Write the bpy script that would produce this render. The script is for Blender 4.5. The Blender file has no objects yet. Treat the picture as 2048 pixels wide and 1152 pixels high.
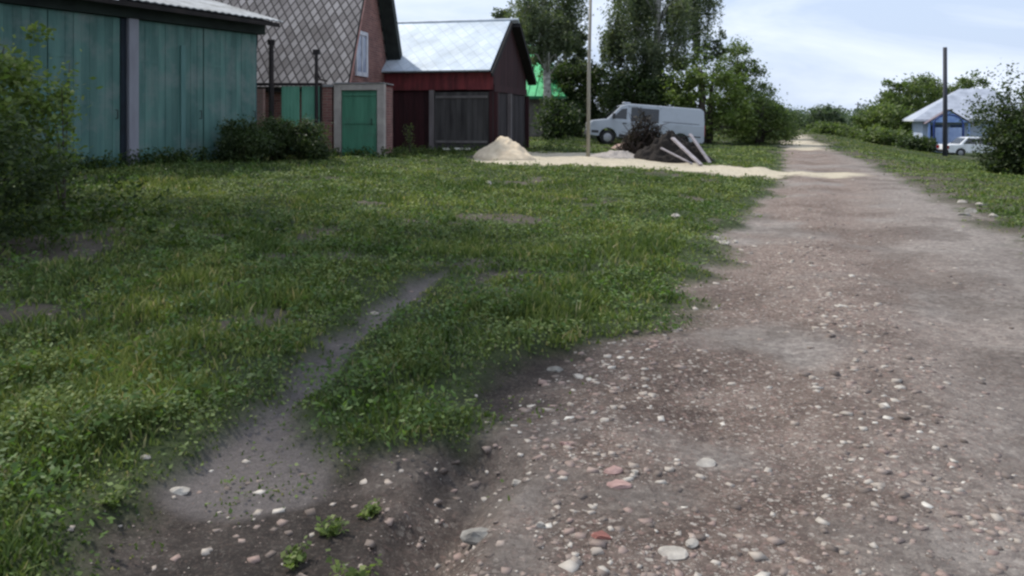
import bpy, bmesh, math, random
import numpy as np
from mathutils import Vector, Matrix
R = math.radians
random.seed(7); RNG = np.random.default_rng(7)
sc = bpy.context.scene
COL = sc.collection
# ------------------------------------------------------------------ camera
FP, HZ, EYE = 1600.0, 235.0, 1.5          # focal length in photo pixels, horizon row, eye height
cd = bpy.data.cameras.new('camera'); cam = bpy.data.objects.new('camera', cd); COL.objects.link(cam)
cam.location = (0, 0, EYE); cam.rotation_euler = (R(90), 0, 0)
cd.sensor_width = 36; cd.lens = 36 * FP / 2048; cd.shift_y = -(576 - HZ) / 2048
cd.clip_start = 0.05; cd.clip_end = 3000
sc.camera = cam
sc.cycles.filter_width = 2.5
# ------------------------------------------------------------------ sky, sun, exposure
SUN_EL = 52; SUN_DIR = Vector((-0.80, 0.60, 0)).normalized()      # towards the sun, on the ground plan
w = bpy.data.worlds.new("World"); sc.world = w; w.use_nodes = True
nt = w.node_tree; nt.nodes.clear()
def N(nt, t, **k):
    n = nt.nodes.new(t)
    for a, b in k.items(): setattr(n, a, b)
    return n
out = N(nt, 'ShaderNodeOutputWorld'); bg = N(nt, 'ShaderNodeBackground')
sky = N(nt, 'ShaderNodeTexSky', sky_type='NISHITA', sun_disc=False)
sky.sun_elevation = R(SUN_EL); sky.sun_rotation = math.atan2(SUN_DIR.x, SUN_DIR.y)
sky.air_density = 1.2; sky.dust_density = 2.5; sky.ozone_density = 1.5
tc = N(nt, 'ShaderNodeTexCoord'); mp = N(nt, 'ShaderNodeMapping'); mp.inputs['Scale'].default_value = (1.0, 1.0, 4.0)
n1 = N(nt, 'ShaderNodeTexNoise'); n1.inputs['Scale'].default_value = 2.6; n1.inputs['Detail'].default_value = 7; n1.inputs['Roughness'].default_value = 0.58
n1.inputs['Distortion'].default_value = 0.4
cr = N(nt, 'ShaderNodeValToRGB'); cr.color_ramp.elements[0].position = 0.40; cr.color_ramp.elements[1].position = 0.64
cr.color_ramp.elements[0].color = (.35,)*3 + (1,); cr.color_ramp.elements[1].color = (1,)*3 + (1,)
mx = N(nt, 'ShaderNodeMixRGB'); mx.inputs[2].default_value = (8.4, 9.2, 10.6, 1)
L = nt.links.new
L(tc.outputs['Generated'], mp.inputs[0]); L(mp.outputs[0], n1.inputs[0]); L(n1.outputs[0], cr.inputs[0]); L(cr.outputs[0], mx.inputs[0])
hz_ = N(nt, 'ShaderNodeMixRGB'); hz_.inputs[0].default_value = .7; hz_.inputs[2].default_value = (4.7, 6.3, 9.3, 1); L(sky.outputs[0], hz_.inputs[1]); L(hz_.outputs[0], mx.inputs[1]); L(mx.outputs[0], bg.inputs[0]); L(bg.outputs[0], out.inputs[0])
bg.inputs[1].default_value = 0.080
sd = bpy.data.lights.new('sun', 'SUN'); sun = bpy.data.objects.new('sun', sd); COL.objects.link(sun)
sd.energy = 2.9; sd.angle = R(2.0); sd.color = (1.0, 0.95, 0.87)
tosun = Vector((SUN_DIR.x * math.cos(R(SUN_EL)), SUN_DIR.y * math.cos(R(SUN_EL)), math.sin(R(SUN_EL))))
sun.rotation_euler = tosun.to_track_quat('Z', 'Y').to_euler()
sc.view_settings.view_transform = 'Standard'; sc.view_settings.look = 'None'
sc.view_settings.exposure = 0.5; sc.view_settings.gamma = 1.0

# ------------------------------------------------------------------ materials
MATS = {}
def srgb(r, g, b): return tuple(((c/255)/12.92 if c/255 < .04045 else (((c/255)+.055)/1.055)**2.4) for c in (r, g, b)) + (1,)
def base_mat(name, rough=.8, metal=0, spec=.3):
    m = bpy.data.materials.new(name); m.use_nodes = True
    nt = m.node_tree; b = nt.nodes['Principled BSDF']
    b.inputs['Roughness'].default_value = rough; b.inputs['Metallic'].default_value = metal
    b.inputs['Specular IOR Level'].default_value = spec
    return m, nt, b
def noise(nt, scale, coord, detail=5, rough=.6, stretch=None):
    n = N(nt, 'ShaderNodeTexNoise'); n.inputs['Scale'].default_value = scale; n.inputs['Detail'].default_value = detail; n.inputs['Roughness'].default_value = rough
    if stretch:
        mp = N(nt, 'ShaderNodeMapping'); mp.inputs['Scale'].default_value = stretch
        nt.links.new(coord, mp.inputs[0]); coord = mp.outputs[0]
    nt.links.new(coord, n.inputs['Vector']); return n.outputs['Fac']
def ramp(nt, fac, stops):
    r = N(nt, 'ShaderNodeValToRGB'); e = r.color_ramp.elements
    while len(e) < len(stops): e.new(.5)
    for i, (p, c) in enumerate(stops):
        e[i].position = p; e[i].color = c if len(c) == 4 else tuple(c) + (1,)
    nt.links.new(fac, r.inputs[0]); return r.outputs[0]
def mix(nt, f, a, b, mode='MIX'):
    m = N(nt, 'ShaderNodeMixRGB', blend_type=mode)
    for i, v in enumerate((f, a, b)):
        if isinstance(v, (int, float)): m.inputs[i].default_value = v if i == 0 else (v, v, v, 1)
        elif isinstance(v, tuple): m.inputs[i].default_value = v if len(v) == 4 else v + (1,)
        else: nt.links.new(v, m.inputs[i])
    return m.outputs[0]
def mathn(nt, op, a, b=0.0):
    m = N(nt, 'ShaderNodeMath', operation=op)
    for i, v in enumerate((a, b)):
        if isinstance(v, (int, float)): m.inputs[i].default_value = v
        else: nt.links.new(v, m.inputs[i])
    return m.outputs[0]
def bump(nt, b, h, strength=.4, dist=.02):
    n = N(nt, 'ShaderNodeBump'); n.inputs['Strength'].default_value = strength; n.inputs['Distance'].default_value = dist
    nt.links.new(h, n.inputs['Height']); nt.links.new(n.outputs[0], b.inputs['Normal'])
def isl(nt):
    return N(nt, 'ShaderNodeNewGeometry').outputs['Random Per Island']
def M(name, c, c2=None, rough=.8, metal=0, scale=3, stretch=None, island=0.0, bs=.25, dirt=None, dirt_scale=1.2, spec=.3):
    """weathered surface: two tones by noise, per-piece variation, dirt blotches"""
    if name in MATS: return MATS[name]
    m, nt, b = base_mat(name, rough, metal, spec)
    o = N(nt, 'ShaderNodeTexCoord').outputs['Object']
    c2 = c2 or tuple(v * .7 for v in c[:3]) + (1,)
    f = noise(nt, scale, o, stretch=stretch)
    col = ramp(nt, f, [(.32, c2), (.68, c)])
    if island:
        v = mathn(nt, 'ADD', mathn(nt, 'MULTIPLY', isl(nt), island), 1 - island / 2)
        col = mix(nt, 1.0, col, v, 'MULTIPLY')
    if dirt:
        df = noise(nt, dirt_scale, o, 6, .65)
        dm = ramp(nt, df, [(.48, (0, 0, 0)), (.66, (1, 1, 1))])
        col = mix(nt, mathn(nt, 'MULTIPLY', dm, .7), col, dirt)
    nt.links.new(col, b.inputs['Base Color'])
    bump(nt, b, noise(nt, scale * 8, o, stretch=stretch), bs, .01)
    MATS[name] = m; return m
def brick_mat(name, c1, c2, mortar):
    m, nt, b = base_mat(name, .9)
    uv = N(nt, 'ShaderNodeTexCoord').outputs['UV']
    t = N(nt, 'ShaderNodeTexBrick'); t.inputs['Scale'].default_value = 1
    t.inputs['Brick Width'].default_value = .25; t.inputs['Row Height'].default_value = .075; t.inputs['Mortar Size'].default_value = .009
    t.inputs['Color1'].default_value = c1; t.inputs['Color2'].default_value = c2; t.inputs['Mortar'].default_value = mortar
    nt.links.new(uv, t.inputs['Vector'])
    n = noise(nt, 1.3, N(nt, 'ShaderNodeTexCoord').outputs['Object'])
    nt.links.new(mix(nt, .8, t.outputs['Color'], ramp(nt, n, [(.3, (.55, .5, .5)), (.7, (1.15, 1.1, 1.05))]), 'MULTIPLY'), b.inputs['Base Color'])
    bump(nt, b, t.outputs['Fac'], -.5, .01)
    return m
def shingle_mat(name, c1, c2, line, su, sv, msize, rough, metal, offs=0.0, island_amt=.6, spec=.3):
    """diamond shingles: square grid turned 45 degrees, stretched along the slope"""
    m, nt, b = base_mat(name, rough, metal, spec)
    uv = N(nt, 'ShaderNodeTexCoord').outputs['UV']
    s = N(nt, 'ShaderNodeMapping'); s.inputs['Scale'].default_value = (su, sv, 1); nt.links.new(uv, s.inputs[0])
    r = N(nt, 'ShaderNodeMapping'); r.inputs['Rotation'].default_value = (0, 0, R(45)); nt.links.new(s.outputs[0], r.inputs[0])
    t = N(nt, 'ShaderNodeTexBrick'); t.offset = 0; t.inputs['Scale'].default_value = 1
    t.inputs['Brick Width'].default_value = 1; t.inputs['Row Height'].default_value = 1; t.inputs['Mortar Size'].default_value = msize; t.inputs['Mortar Smooth'].default_value = .3
    t.inputs['Color1'].default_value = c1; t.inputs['Color2'].default_value = c2; t.inputs['Mortar'].default_value = line
    nt.links.new(r.outputs[0], t.inputs['Vector'])
    n = noise(nt, 1.1, N(nt, 'ShaderNodeTexCoord').outputs['Object'], 7, .65)
    nt.links.new(mix(nt, .7, t.outputs['Color'], ramp(nt, n, [(.3, (.62, .62, .6)), (.7, (1.1, 1.1, 1.1))]), 'MULTIPLY'), b.inputs['Base Color'])
    bump(nt, b, t.outputs['Fac'], -.6, .02)
    return m
def leaf_mat(name, dark, light, yellow=None, trans=.35):
    if name in MATS: return MATS[name]
    m, nt, b = base_mat(name, .55, 0, .25)
    i = isl(nt)
    o = N(nt, 'ShaderNodeTexCoord').outputs['Object']
    n = noise(nt, .9, o, 3)
    c = ramp(nt, i, [(0, dark), (.8, light), (1, yellow or light)])
    c = mix(nt, 1, c, ramp(nt, n, [(.35, (.72, .78, .7)), (.65, (1.2, 1.15, 1.05))]), 'MULTIPLY')
    nt.links.new(c, b.inputs['Base Color'])
    tr = N(nt, 'ShaderNodeBsdfTranslucent'); nt.links.new(mix(nt, 1, c, (1.3, 1.5, .7, 1), 'MULTIPLY'), tr.inputs['Color'])
    ms = N(nt, 'ShaderNodeMixShader'); ms.inputs[0].default_value = trans
    nt.links.new(b.outputs[0], ms.inputs[1]); nt.links.new(tr.outputs[0], ms.inputs[2])
    nt.links.new(ms.outputs[0], nt.nodes['Material Output'].inputs['Surface'])
    MATS[name] = m; return m
def glass_mat():
    m, nt, b = base_mat('dark_glass', .08, 0, .6); b.inputs['Base Color'].default_value = (.015, .018, .022, 1); return m
GLASS = glass_mat()

# ------------------------------------------------------------------ object helpers
def tag(o, label=None, cat=None, group=None, kind=None):
    if label: o['label'] = label
    if cat: o['category'] = cat
    if group: o['group'] = group
    if kind: o['kind'] = kind
    return o
def empty(name, loc=(0, 0, 0), rz=0, rx=0, ry=0):
    o = bpy.data.objects.new(name, None); COL.objects.link(o); o.location = loc; o.rotation_euler = (rx, ry, rz); o.empty_display_size = .2; return o
def add_uv(me):
    uvl = me.uv_layers.new(name='UVMap').data
    for p in me.polygons:
        n = p.normal
        u = Vector((0, 0, 1)).cross(n)
        u = Vector((1, 0, 0)) if u.length < .05 else u.normalized()
        v = n.cross(u)
        for li in p.loop_indices:
            co = me.vertices[me.loops[li].vertex_index].co
            uvl[li].uv = (co.dot(u), co.dot(v))
def link(name, me, mat, parent=None, smooth=False):
    if mat: me.materials.append(mat)
    o = bpy.data.objects.new(name, me); COL.objects.link(o)
    if parent is not None: o.parent = parent
    if smooth:
        me.polygons.foreach_set('use_smooth', [True] * len(me.polygons))
    return o
class B:
    """collects shapes into one mesh"""
    def __init__(s): s.bm = bmesh.new()
    def box(s, x0, x1, y0, y1, z0, z1, rot=None, piv=None):
        vs = [s.bm.verts.new((x, y, z)) for x in (x0, x1) for y in (y0, y1) for z in (z0, z1)]
        for f in ((0, 1, 3, 2), (4, 6, 7, 5), (0, 4, 5, 1), (2, 3, 7, 6), (0, 2, 6, 4), (1, 5, 7, 3)): s.bm.faces.new([vs[i] for i in f])
        if rot is not None:
            c = Vector(piv) if piv else Vector(((x0+x1)/2, (y0+y1)/2, (z0+z1)/2))
            for v in vs: v.co = c + rot @ (v.co - c)
        return s
    def beam(s, a, b, wd, th):
        a, b = Vector(a), Vector(b); d = (b - a); l = d.length; q = d.to_track_quat('X', 'Z').to_matrix()
        vs = [s.bm.verts.new(a + q @ Vector((x, y, z))) for x in (0, l) for y in (-wd/2, wd/2) for z in (-th/2, th/2)]
        for f in ((0, 1, 3, 2), (4, 6, 7, 5), (0, 4, 5, 1), (2, 3, 7, 6), (0, 2, 6, 4), (1, 5, 7, 3)): s.bm.faces.new([vs[i] for i in f])
        return s
    def tube(s, pts, rad, n=8, cap=True):
        pts = [Vector(p) for p in pts]; rings = []
        for i, p in enumerate(pts):
            d = (pts[min(i+1, len(pts)-1)] - pts[max(i-1, 0)]).normalized()
            u = d.cross(Vector((.13, .97, .2))).normalized(); v = d.cross(u)
            r = rad[i] if hasattr(rad, '__len__') else rad
            rings.append([s.bm.verts.new(p + (u * math.cos(2*math.pi*k/n) + v * math.sin(2*math.pi*k/n)) * r) for k in range(n)])
        for a, b in zip(rings, rings[1:]):
            for k in range(n): s.bm.faces.new((a[k], a[(k+1) % n], b[(k+1) % n], b[k]))
        if cap: s.bm.faces.new(rings[0]); s.bm.faces.new(rings[-1])
        return s
    def prism(s, poly, a0, a1, axis='y', ins=0.0):
        """poly of (x,z) pairs extruded along y (or (y,z) along x); ins shrinks nothing"""
        def P(u, v, t): return (u, t, v) if axis == 'y' else (t, u, v)
        A = [s.bm.verts.new(P(u, v, a0)) for u, v in poly]; Bv = [s.bm.verts.new(P(u, v, a1)) for u, v in poly]
        s.bm.faces.new(A); s.bm.faces.new(Bv); n = len(poly)
        for i in range(n): s.bm.faces.new((A[i], A[(i+1) % n], Bv[(i+1) % n], Bv[i]))
        return s
    def hexa(s, c):
        """eight corners: bottom four, top four"""
        vs = [s.bm.verts.new(p) for p in c]
        for f in ((0, 1, 2, 3), (4, 5, 6, 7), (0, 1, 5, 4), (1, 2, 6, 5), (2, 3, 7, 6), (3, 0, 4, 7)): s.bm.faces.new([vs[i] for i in f])
        return s
    def lathe(s, prof, c, axis='y', n=20):
        rings = []
        for r, h in prof:
            ring = []
            for k in range(n):
                a = 2*math.pi*k/n; ca, sa = r*math.cos(a), r*math.sin(a)
                p = (c[0]+ca, c[1]+h, c[2]+sa) if axis == 'y' else (c[0]+ca, c[1]+sa, c[2]+h)
                ring.append(s.bm.verts.new(p))
            rings.append(ring)
        for a, b in zip(rings, rings[1:]):
            for k in range(n): s.bm.faces.new((a[k], a[(k+1) % n], b[(k+1) % n], b[k]))
        s.bm.faces.new(rings[0]); s.bm.faces.new(rings[-1]); return s
    def build(s, name, mat, parent=None, bevel=0, smooth=False):
        bmesh.ops.recalc_face_normals(s.bm, faces=s.bm.faces)
        if bevel:
            bmesh.ops.bevel(s.bm, geom=[e for e in s.bm.edges if len(e.link_faces) == 2 and e.calc_face_angle(0) > .5], offset=bevel, segments=1, affect='EDGES', clamp_overlap=True)
        bmesh.ops.triangulate(s.bm, faces=[f for f in s.bm.faces if len(f.verts) > 4])
        me = bpy.data.meshes.new(name); s.bm.to_mesh(me); s.bm.free(); add_uv(me)
        return link(name, me, mat, parent, smooth)
def npmesh(name, V, faces_n, loops, mat, parent=None):
    """V (n,3); faces_n list of corner counts; loops vertex indices"""
    me = bpy.data.meshes.new(name); V = np.asarray(V, np.float32)
    me.vertices.add(len(V)); me.vertices.foreach_set('co', V.ravel())
    me.loops.add(len(loops)); me.loops.foreach_set('vertex_index', np.asarray(loops, np.int32))
    fn = np.asarray(faces_n, np.int32); st = np.concatenate([[0], np.cumsum(fn)[:-1]]).astype(np.int32)
    me.polygons.add(len(fn)); me.polygons.foreach_set('loop_start', st); me.polygons.foreach_set('loop_total', fn)
    me.update(calc_edges=True)
    return link(name, me, mat, parent)

# ------------------------------------------------------------------ noise + terrain
def hsh(ix, iy, s):
    h = np.sin(ix * 127.1 + iy * 311.7 + s * 74.7) * 43758.5453
    return h - np.floor(h)
def vn(x, y, s=0):
    ix, iy = np.floor(x), np.floor(y); fx, fy = x - ix, y - iy
    fx = fx*fx*(3-2*fx); fy = fy*fy*(3-2*fy)
    a, b, c, d = hsh(ix, iy, s), hsh(ix+1, iy, s), hsh(ix, iy+1, s), hsh(ix+1, iy+1, s)
    return (a*(1-fx)+b*fx)*(1-fy)+(c*(1-fx)+d*fx)*fy
def fbm(x, y, s=0, o=4):
    t = 0; a = .5; n = 0
    for i in range(o):
        t = t + a * vn(x * 2**i, y * 2**i, s + i * 13); n += a; a *= .5
    return t / n
def ss(a, b, x):
    t = np.clip((x-a)/(b-a), 0, 1); return t*t*(3-2*t)
YL = [-8, 2.6, 3.5, 5, 6.6, 9.8, 14.5, 19.2, 37, 69, 150, 700]; XL = [-.7, -.37, -.2, .6, 1.46, 2.6, 4.5, 6.4, 12.6, 23.0, 46, 220]
YR = [-8, 2.6, 9.06, 16.5, 28, 43.6, 68, 150, 700]; XR = [3.0, 3.7, 5.9, 8.5, 12.3, 16.6, 24.7, 48.5, 223]
def base_z(x, y):
    x = np.asarray(x, float); y = np.asarray(y, float)
    u = (np.interp(y, YL, XL) - x) * .94; v = (x - np.interp(y, YR, XR)) * .94
    zl = .42 * ss(-.5, 13.5, u) * (1 - .25 * ss(24, 40, y))
    zr = -1.35 * ss(-1, 12, v) * ss(6, 38, y)
    return zl + zr
def at(px, py, it=40):
    d = (EYE) * FP / (py - HZ)
    for _ in range(it):
        z = float(base_z((px-1024)/FP*d, d)); d = .6 * d + .4 * (EYE - z) * FP / (py - HZ)
    return ((px-1024)/FP*d, d)
def poly_px(pts): return [at(*p) for p in pts]
def sdf(x, y, poly):
    """signed distance to polygon, negative inside"""
    x = np.asarray(x, float); y = np.asarray(y, float)
    d = np.full(x.shape, 1e18); s = np.zeros(x.shape, bool); n = len(poly)
    for i in range(n):
        ax, ay = poly[i]; bx, by = poly[(i+1) % n]
        ex, ey = bx-ax, by-ay; wx, wy = x-ax, y-ay
        t = np.clip((wx*ex+wy*ey)/(ex*ex+ey*ey+1e-12), 0, 1)
        d = np.minimum(d, (wx-ex*t)**2+(wy-ey*t)**2)
        c = ((ay > y) != (by > y)) & (x < (bx-ax)*(y-ay)/((by-ay) if abs(by-ay) > 1e-12 else 1e-12)+ax)
        s ^= c
    return np.where(s, -1, 1)*np.sqrt(d)
def sdline(x, y, pts, wd):
    x = np.asarray(x, float); y = np.asarray(y, float); best = np.full(x.shape, 1e9)
    for i in range(len(pts)-1):
        (ax, ay), (bx, by) = pts[i], pts[i+1]; ex, ey = bx-ax, by-ay
        t = np.clip(((x-ax)*ex+(y-ay)*ey)/(ex*ex+ey*ey), 0, 1)
        best = np.minimum(best, np.hypot(x-ax-ex*t, y-ay-ey*t) - (wd[i]*(1-t)+wd[i+1]*t))
    return best
ROAD = [(a, b) for a, b in zip(XL, YL)] + [(a, b) for a, b in reversed(list(zip(XR, YR)))]
SOIL = poly_px([(110, 1160), (180, 1050), (330, 975), (450, 940), (590, 955), (720, 945), (860, 900), (960, 885), (1060, 850), (930, 800), (1010, 740), (1120, 712), (1290, 700), (1400, 640), (1420, 620)]) + [(2.2, 6.6), (1.5, 2.4), (1.0, -3), (-.9, -3), (-1.55, 2.3)]
PATH = poly_px([(885, 548), (840, 570), (770, 620), (700, 672), (650, 725), (590, 790), (520, 860), (480, 950)]); PW = [.08, .14, .15, .14, .12, .13, .15, .24]
SAND = poly_px([(935, 322), (1000, 310), (1180, 307), (1300, 320), (1480, 336), (1700, 345), (1725, 351), (1480, 355), (1300, 343), (1120, 333), (990, 332)])
FARSAND = poly_px([(1568, 275), (1600, 268), (1612, 276), (1640, 292), (1640, 302), (1575, 297)])
RUT = poly_px([(945, 905), (890, 985), (830, 1070), (780, 1150)]); RUT2 = poly_px([(1000, 930), (930, 1010), (880, 1090), (850, 1160)])
TRK1 = [(2.2, 2), (4.1, 9), (6.7, 16), (9.2, 24), (14.5, 40)]; TRK2 = [(.6, 2), (2.6, 9), (5.0, 15.5), (7.9, 23.5), (13.4, 40)]
def masks(x, y):
    nz = (fbm(x*1.7, y*1.7, 3) - .5); nf = fbm(x*7, y*7, 9, 3) - .5
    wob = nz*1.1 + nf*.22
    road = ss(.25, -.25, sdf(x, y, ROAD) + wob*.8)
    soil = ss(.12, -.12, sdf(x, y, SOIL) + wob*.42)
    path = ss(.09, -.09, sdline(x, y, PATH, PW) + wob*.42)
    sand = ss(.3, -.3, sdf(x, y, SAND) + wob*1.7)
    fs = ss(.6, -.6, sdf(x, y, FARSAND) + wob*2)
    bare = ss(.66, .78, fbm(x*.9+3, y*.9, 21, 4) + .16*nf) * .95
    xr = np.interp(y, YR, XR); v = x - xr
    verge = ss(3.4, .3, v)*ss(-.5, .2, v)*ss(.38, .52, fbm(x*1.3, y*1.3, 31, 4))
    return road, soil, path, np.maximum(sand, fs), np.maximum(bare, verge*.9)
def terr(x, y):
    x = np.asarray(x, float); y = np.asarray(y, float)
    road, soil, path, sand, bare = masks(x, y)
    z = base_z(x, y)
    open_ = np.maximum(np.maximum(road, soil), path)
    z = z + .17*(fbm(x*.8, y*.8, 5, 3)-.5)*(1-.7*road) + .025*(1-open_)
    z = z + .030*(fbm(x*4, y*4, 6, 3)-.5) * (1-.4*road)
    near = ss(14, 6, y)
    z = z + near*.012*(fbm(x*16, y*16, 8, 2)-.5)
    z = z - .05*open_*(1-road) - .11*ss(.13, -.02, sdline(x, y, RUT, [.06]*4))*near - .07*ss(.12, 0, sdline(x, y, RUT2, [.05]*4))*near
    z = z - .03*(ss(.5, 0, sdline(x, y, TRK1, [.1]*5)) + ss(.5, 0, sdline(x, y, TRK2, [.1]*5)))
    z = z + .015*sand
    return z
def zt(x, y): return float(terr(np.array([x]), np.array([y]))[0])

# ground sheet: one grid, its faces shared out between ground, road, footpath and sand
def lines(segs):
    o = []
    for a, b, st in segs: o += list(np.arange(a, b, st))
    return np.array(o)
ys = np.concatenate([lines([(-8, 1.5, .5), (1.5, 7, .035), (7, 13, .06), (13, 26, .12), (26, 50, .4), (50, 120, 2.5), (120, 900, 40)]), [900]])
xs = np.concatenate([lines([(-500, -60, 40), (-60, -20, 4), (-20, -8, .6), (-8, -3.2, .1), (-3.2, 3.2, .04), (3.2, 8, .07), (8, 16, .18), (16, 30, .6), (30, 80, 4), (80, 600, 40)]), [600]])
GX, GY = np.meshgrid(xs, ys)
def rubble(x, y):
    return ss(1.9, -.1, np.abs(x-(np.interp(y, YL, XL)+.85))-.3) * ss(.28, .52, fbm(x*1.1, y*1.1, 44, 3))
GZ = terr(GX, GY); 
def wet(x, y): return np.clip(ss(.22, .0, sdline(x, y, RUT, [.07]*4)+.15*(fbm(x*6, y*6, 50, 3)-.5)) + .8*ss(.16, .0, sdline(x, y, RUT2, [.05]*4)+.15*(fbm(x*6, y*6, 51, 3)-.5)) + .7*ss(.5, .66, fbm(x*1.6, y*1.6, 52, 4)) + .8*ss(1.1, .1, x-np.interp(y, YL, XL)+.5*(fbm(x*2, y*2, 53, 4)-.5))*ss(9, 5, y)*ss(-1.5, -.6, x-np.interp(y, YL, XL)), 0, 1)
MK = masks(GX, GY) + (rubble(GX, GY), wet(GX, GY))
nx, ny = len(xs), len(ys)
ii, jj = np.meshgrid(np.arange(nx-1), np.arange(ny-1)); q0 = (jj*nx+ii).ravel()
quads = np.stack([q0, q0+1, q0+1+nx, q0+nx], 1)
fm = [m.ravel()[quads].mean(1) for m in MK[:5]]
cls = np.zeros(len(quads), int); cls[fm[1] > .5] = 0; cls[fm[2] > .5] = 2; cls[fm[0] > .5] = 1; cls[fm[3] > .5] = 3
def ground_mat():
    m, nt, b = base_mat('ground_surface', .93, 0, .15)
    o = N(nt, 'ShaderNodeTexCoord').outputs['Object']
    def A(n): return N(nt, 'ShaderNodeAttribute', attribute_name=n).outputs['Fac']
    n1, n2, n3 = noise(nt, .8, o, 6, .6), noise(nt, 9, o, 6, .7), noise(nt, 45, o, 4, .7)
    turf = ramp(nt, n2, [(.3, (.030, .040, .018)), (.55, (.050, .068, .026)), (.75, (.085, .078, .046))])
    soil = ramp(nt, n2, [(.3, (.048, .041, .037)), (.7, (.118, .101, .089))])
    soil = mix(nt, .5, soil, ramp(nt, n1, [(.35, (.6, .6, .62)), (.65, (1.15, 1.1, 1.08))]), 'MULTIPLY')
    rd = ramp(nt, n1, [(.34, (.205, .187, .173)), (.5, (.255, .238, .221)), (.66, (.280, .257, .238))])
    rd = mix(nt, .75, rd, ramp(nt, n2, [(.3, (.62, .6, .6)), (.7, (1.2, 1.18, 1.15))]), 'MULTIPLY')
    vo = N(nt, 'ShaderNodeTexVoronoi'); vo.inputs['Scale'].default_value = 26; nt.links.new(o, vo.inputs['Vector'])
    pc = mix(nt, 1, rd, ramp(nt, N(nt, 'ShaderNodeSeparateColor').outputs[0], [(0, (.7, .62, .6)), (1, (1.4, 1.35, 1.3))]), 'MULTIPLY')
    sepn = [n for n in nt.nodes if n.bl_idname == 'ShaderNodeSeparateColor'][0]; nt.links.new(vo.outputs['Color'], sepn.inputs[0])
    rd = mix(nt, .6, rd, pc)
    ng = noise(nt, 120, o, 5, .8)
    def chips(scale, thr, stops, rad):
        v = N(nt, 'ShaderNodeTexVoronoi'); v.inputs['Scale'].default_value = scale; v.inputs['Randomness'].default_value = 1
        dm = N(nt, 'ShaderNodeMixRGB'); dm.inputs[0].default_value = .03; nt.links.new(o, dm.inputs[1])
        nn = N(nt, 'ShaderNodeTexNoise'); nn.inputs['Scale'].default_value = scale*1.5; nt.links.new(o, nn.inputs['Vector']); nt.links.new(nn.outputs['Color'], dm.inputs[2])
        nt.links.new(dm.outputs[0], v.inputs['Vector'])
        sp = N(nt, 'ShaderNodeSeparateColor'); nt.links.new(v.outputs['Color'], sp.inputs[0])
        on = mathn(nt, 'MULTIPLY', mathn(nt, 'GREATER_THAN', sp.outputs[0], thr), mathn(nt, 'LESS_THAN', v.outputs['Distance'], rad))
        return on, ramp(nt, sp.outputs[1], stops)
    CH = [(0, srgb(112, 98, 92)), (.4, srgb(150, 126, 116)), (.7, srgb(164, 154, 144)), (1, srgb(190, 182, 172))]
    on1, cc1 = chips(34, .55, CH, .42); on2, cc2 = chips(85, .45, CH, .5)
    rubm = mathn(nt, 'ADD', mathn(nt, 'MULTIPLY', A('rubble'), .75), .07)
    red = mix(nt, A('rubble'), rd, mix(nt, 1, rd, (.74, .65, .61, 1), 'MULTIPLY'))
    rd = mix(nt, mathn(nt, 'MULTIPLY', on2, rubm), red, cc2)
    rd = mix(nt, mathn(nt, 'MULTIPLY', on1, rubm), rd, cc1)
    rd = mix(nt, mathn(nt, 'MULTIPLY', A('damp'), .6), rd, mix(nt, 1, rd, (.42, .38, .36, 1), 'MULTIPLY'))
    rd = mix(nt, mathn(nt, 'MULTIPLY', on1, mathn(nt, 'MULTIPLY', rubm, .6)), rd, cc1)
    soil = mix(nt, mathn(nt, 'MULTIPLY', on2, .22), soil, cc2)
    soil = mix(nt, mathn(nt, 'MULTIPLY', A('damp'), .85), soil, mix(nt, 1, soil, (.42, .40, .39, 1), 'MULTIPLY'))
    sand = ramp(nt, n2, [(.3, (.42, .37, .27)), (.7, (.60, .53, .41))])
    c = mix(nt, A('bare'), turf, mix(nt, .5, soil, (.13, .11, .085, 1)))
    c = mix(nt, A('soil'), c, soil)
    c = mix(nt, A('path'), c, mix(nt, .6, soil, (.20, .178, .172, 1)))
    c = mix(nt, A('road'), c, rd)
    c = mix(nt, A('sand'), c, sand)
    c = mix(nt, .6, c, ramp(nt, n3, [(.3, (.6, .6, .6)), (.7, (1.3, 1.3, 1.3))]), 'MULTIPLY')
    c = mix(nt, .6, c, ramp(nt, ng, [(.3, (.5, .5, .5)), (.7, (1.45, 1.45, 1.45))]), 'MULTIPLY')
    nt.links.new(c, b.inputs['Base Color'])
    bump(nt, b, mathn(nt, 'ADD', mathn(nt, 'ADD', n3, mathn(nt, 'MULTIPLY', ng, .6)), mathn(nt, 'MULTIPLY', on1, .35)), .8, .022)
    return m
GM = ground_mat()
GV = np.stack([GX.ravel(), GY.ravel(), GZ.ravel()], 1)
for k, nm in enumerate(['ground', 'road', 'footpath', 'sand']):
    qs = quads[cls == k]; used, inv = np.unique(qs, return_inverse=True); inv = inv.ravel()
    o = npmesh(nm, GV[used], np.full(len(qs), 4), inv, GM); o['kind'] = 'structure'
    for an, arr in zip(('road', 'soil', 'path', 'sand', 'bare', 'rubble', 'damp'), MK):
        a = o.data.attributes.new(an, 'FLOAT', 'POINT'); a.data.foreach_set('value', arr.ravel()[used].astype(np.float32))
    o.data.polygons.foreach_set('use_smooth', [True]*len(o.data.polygons))

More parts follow.
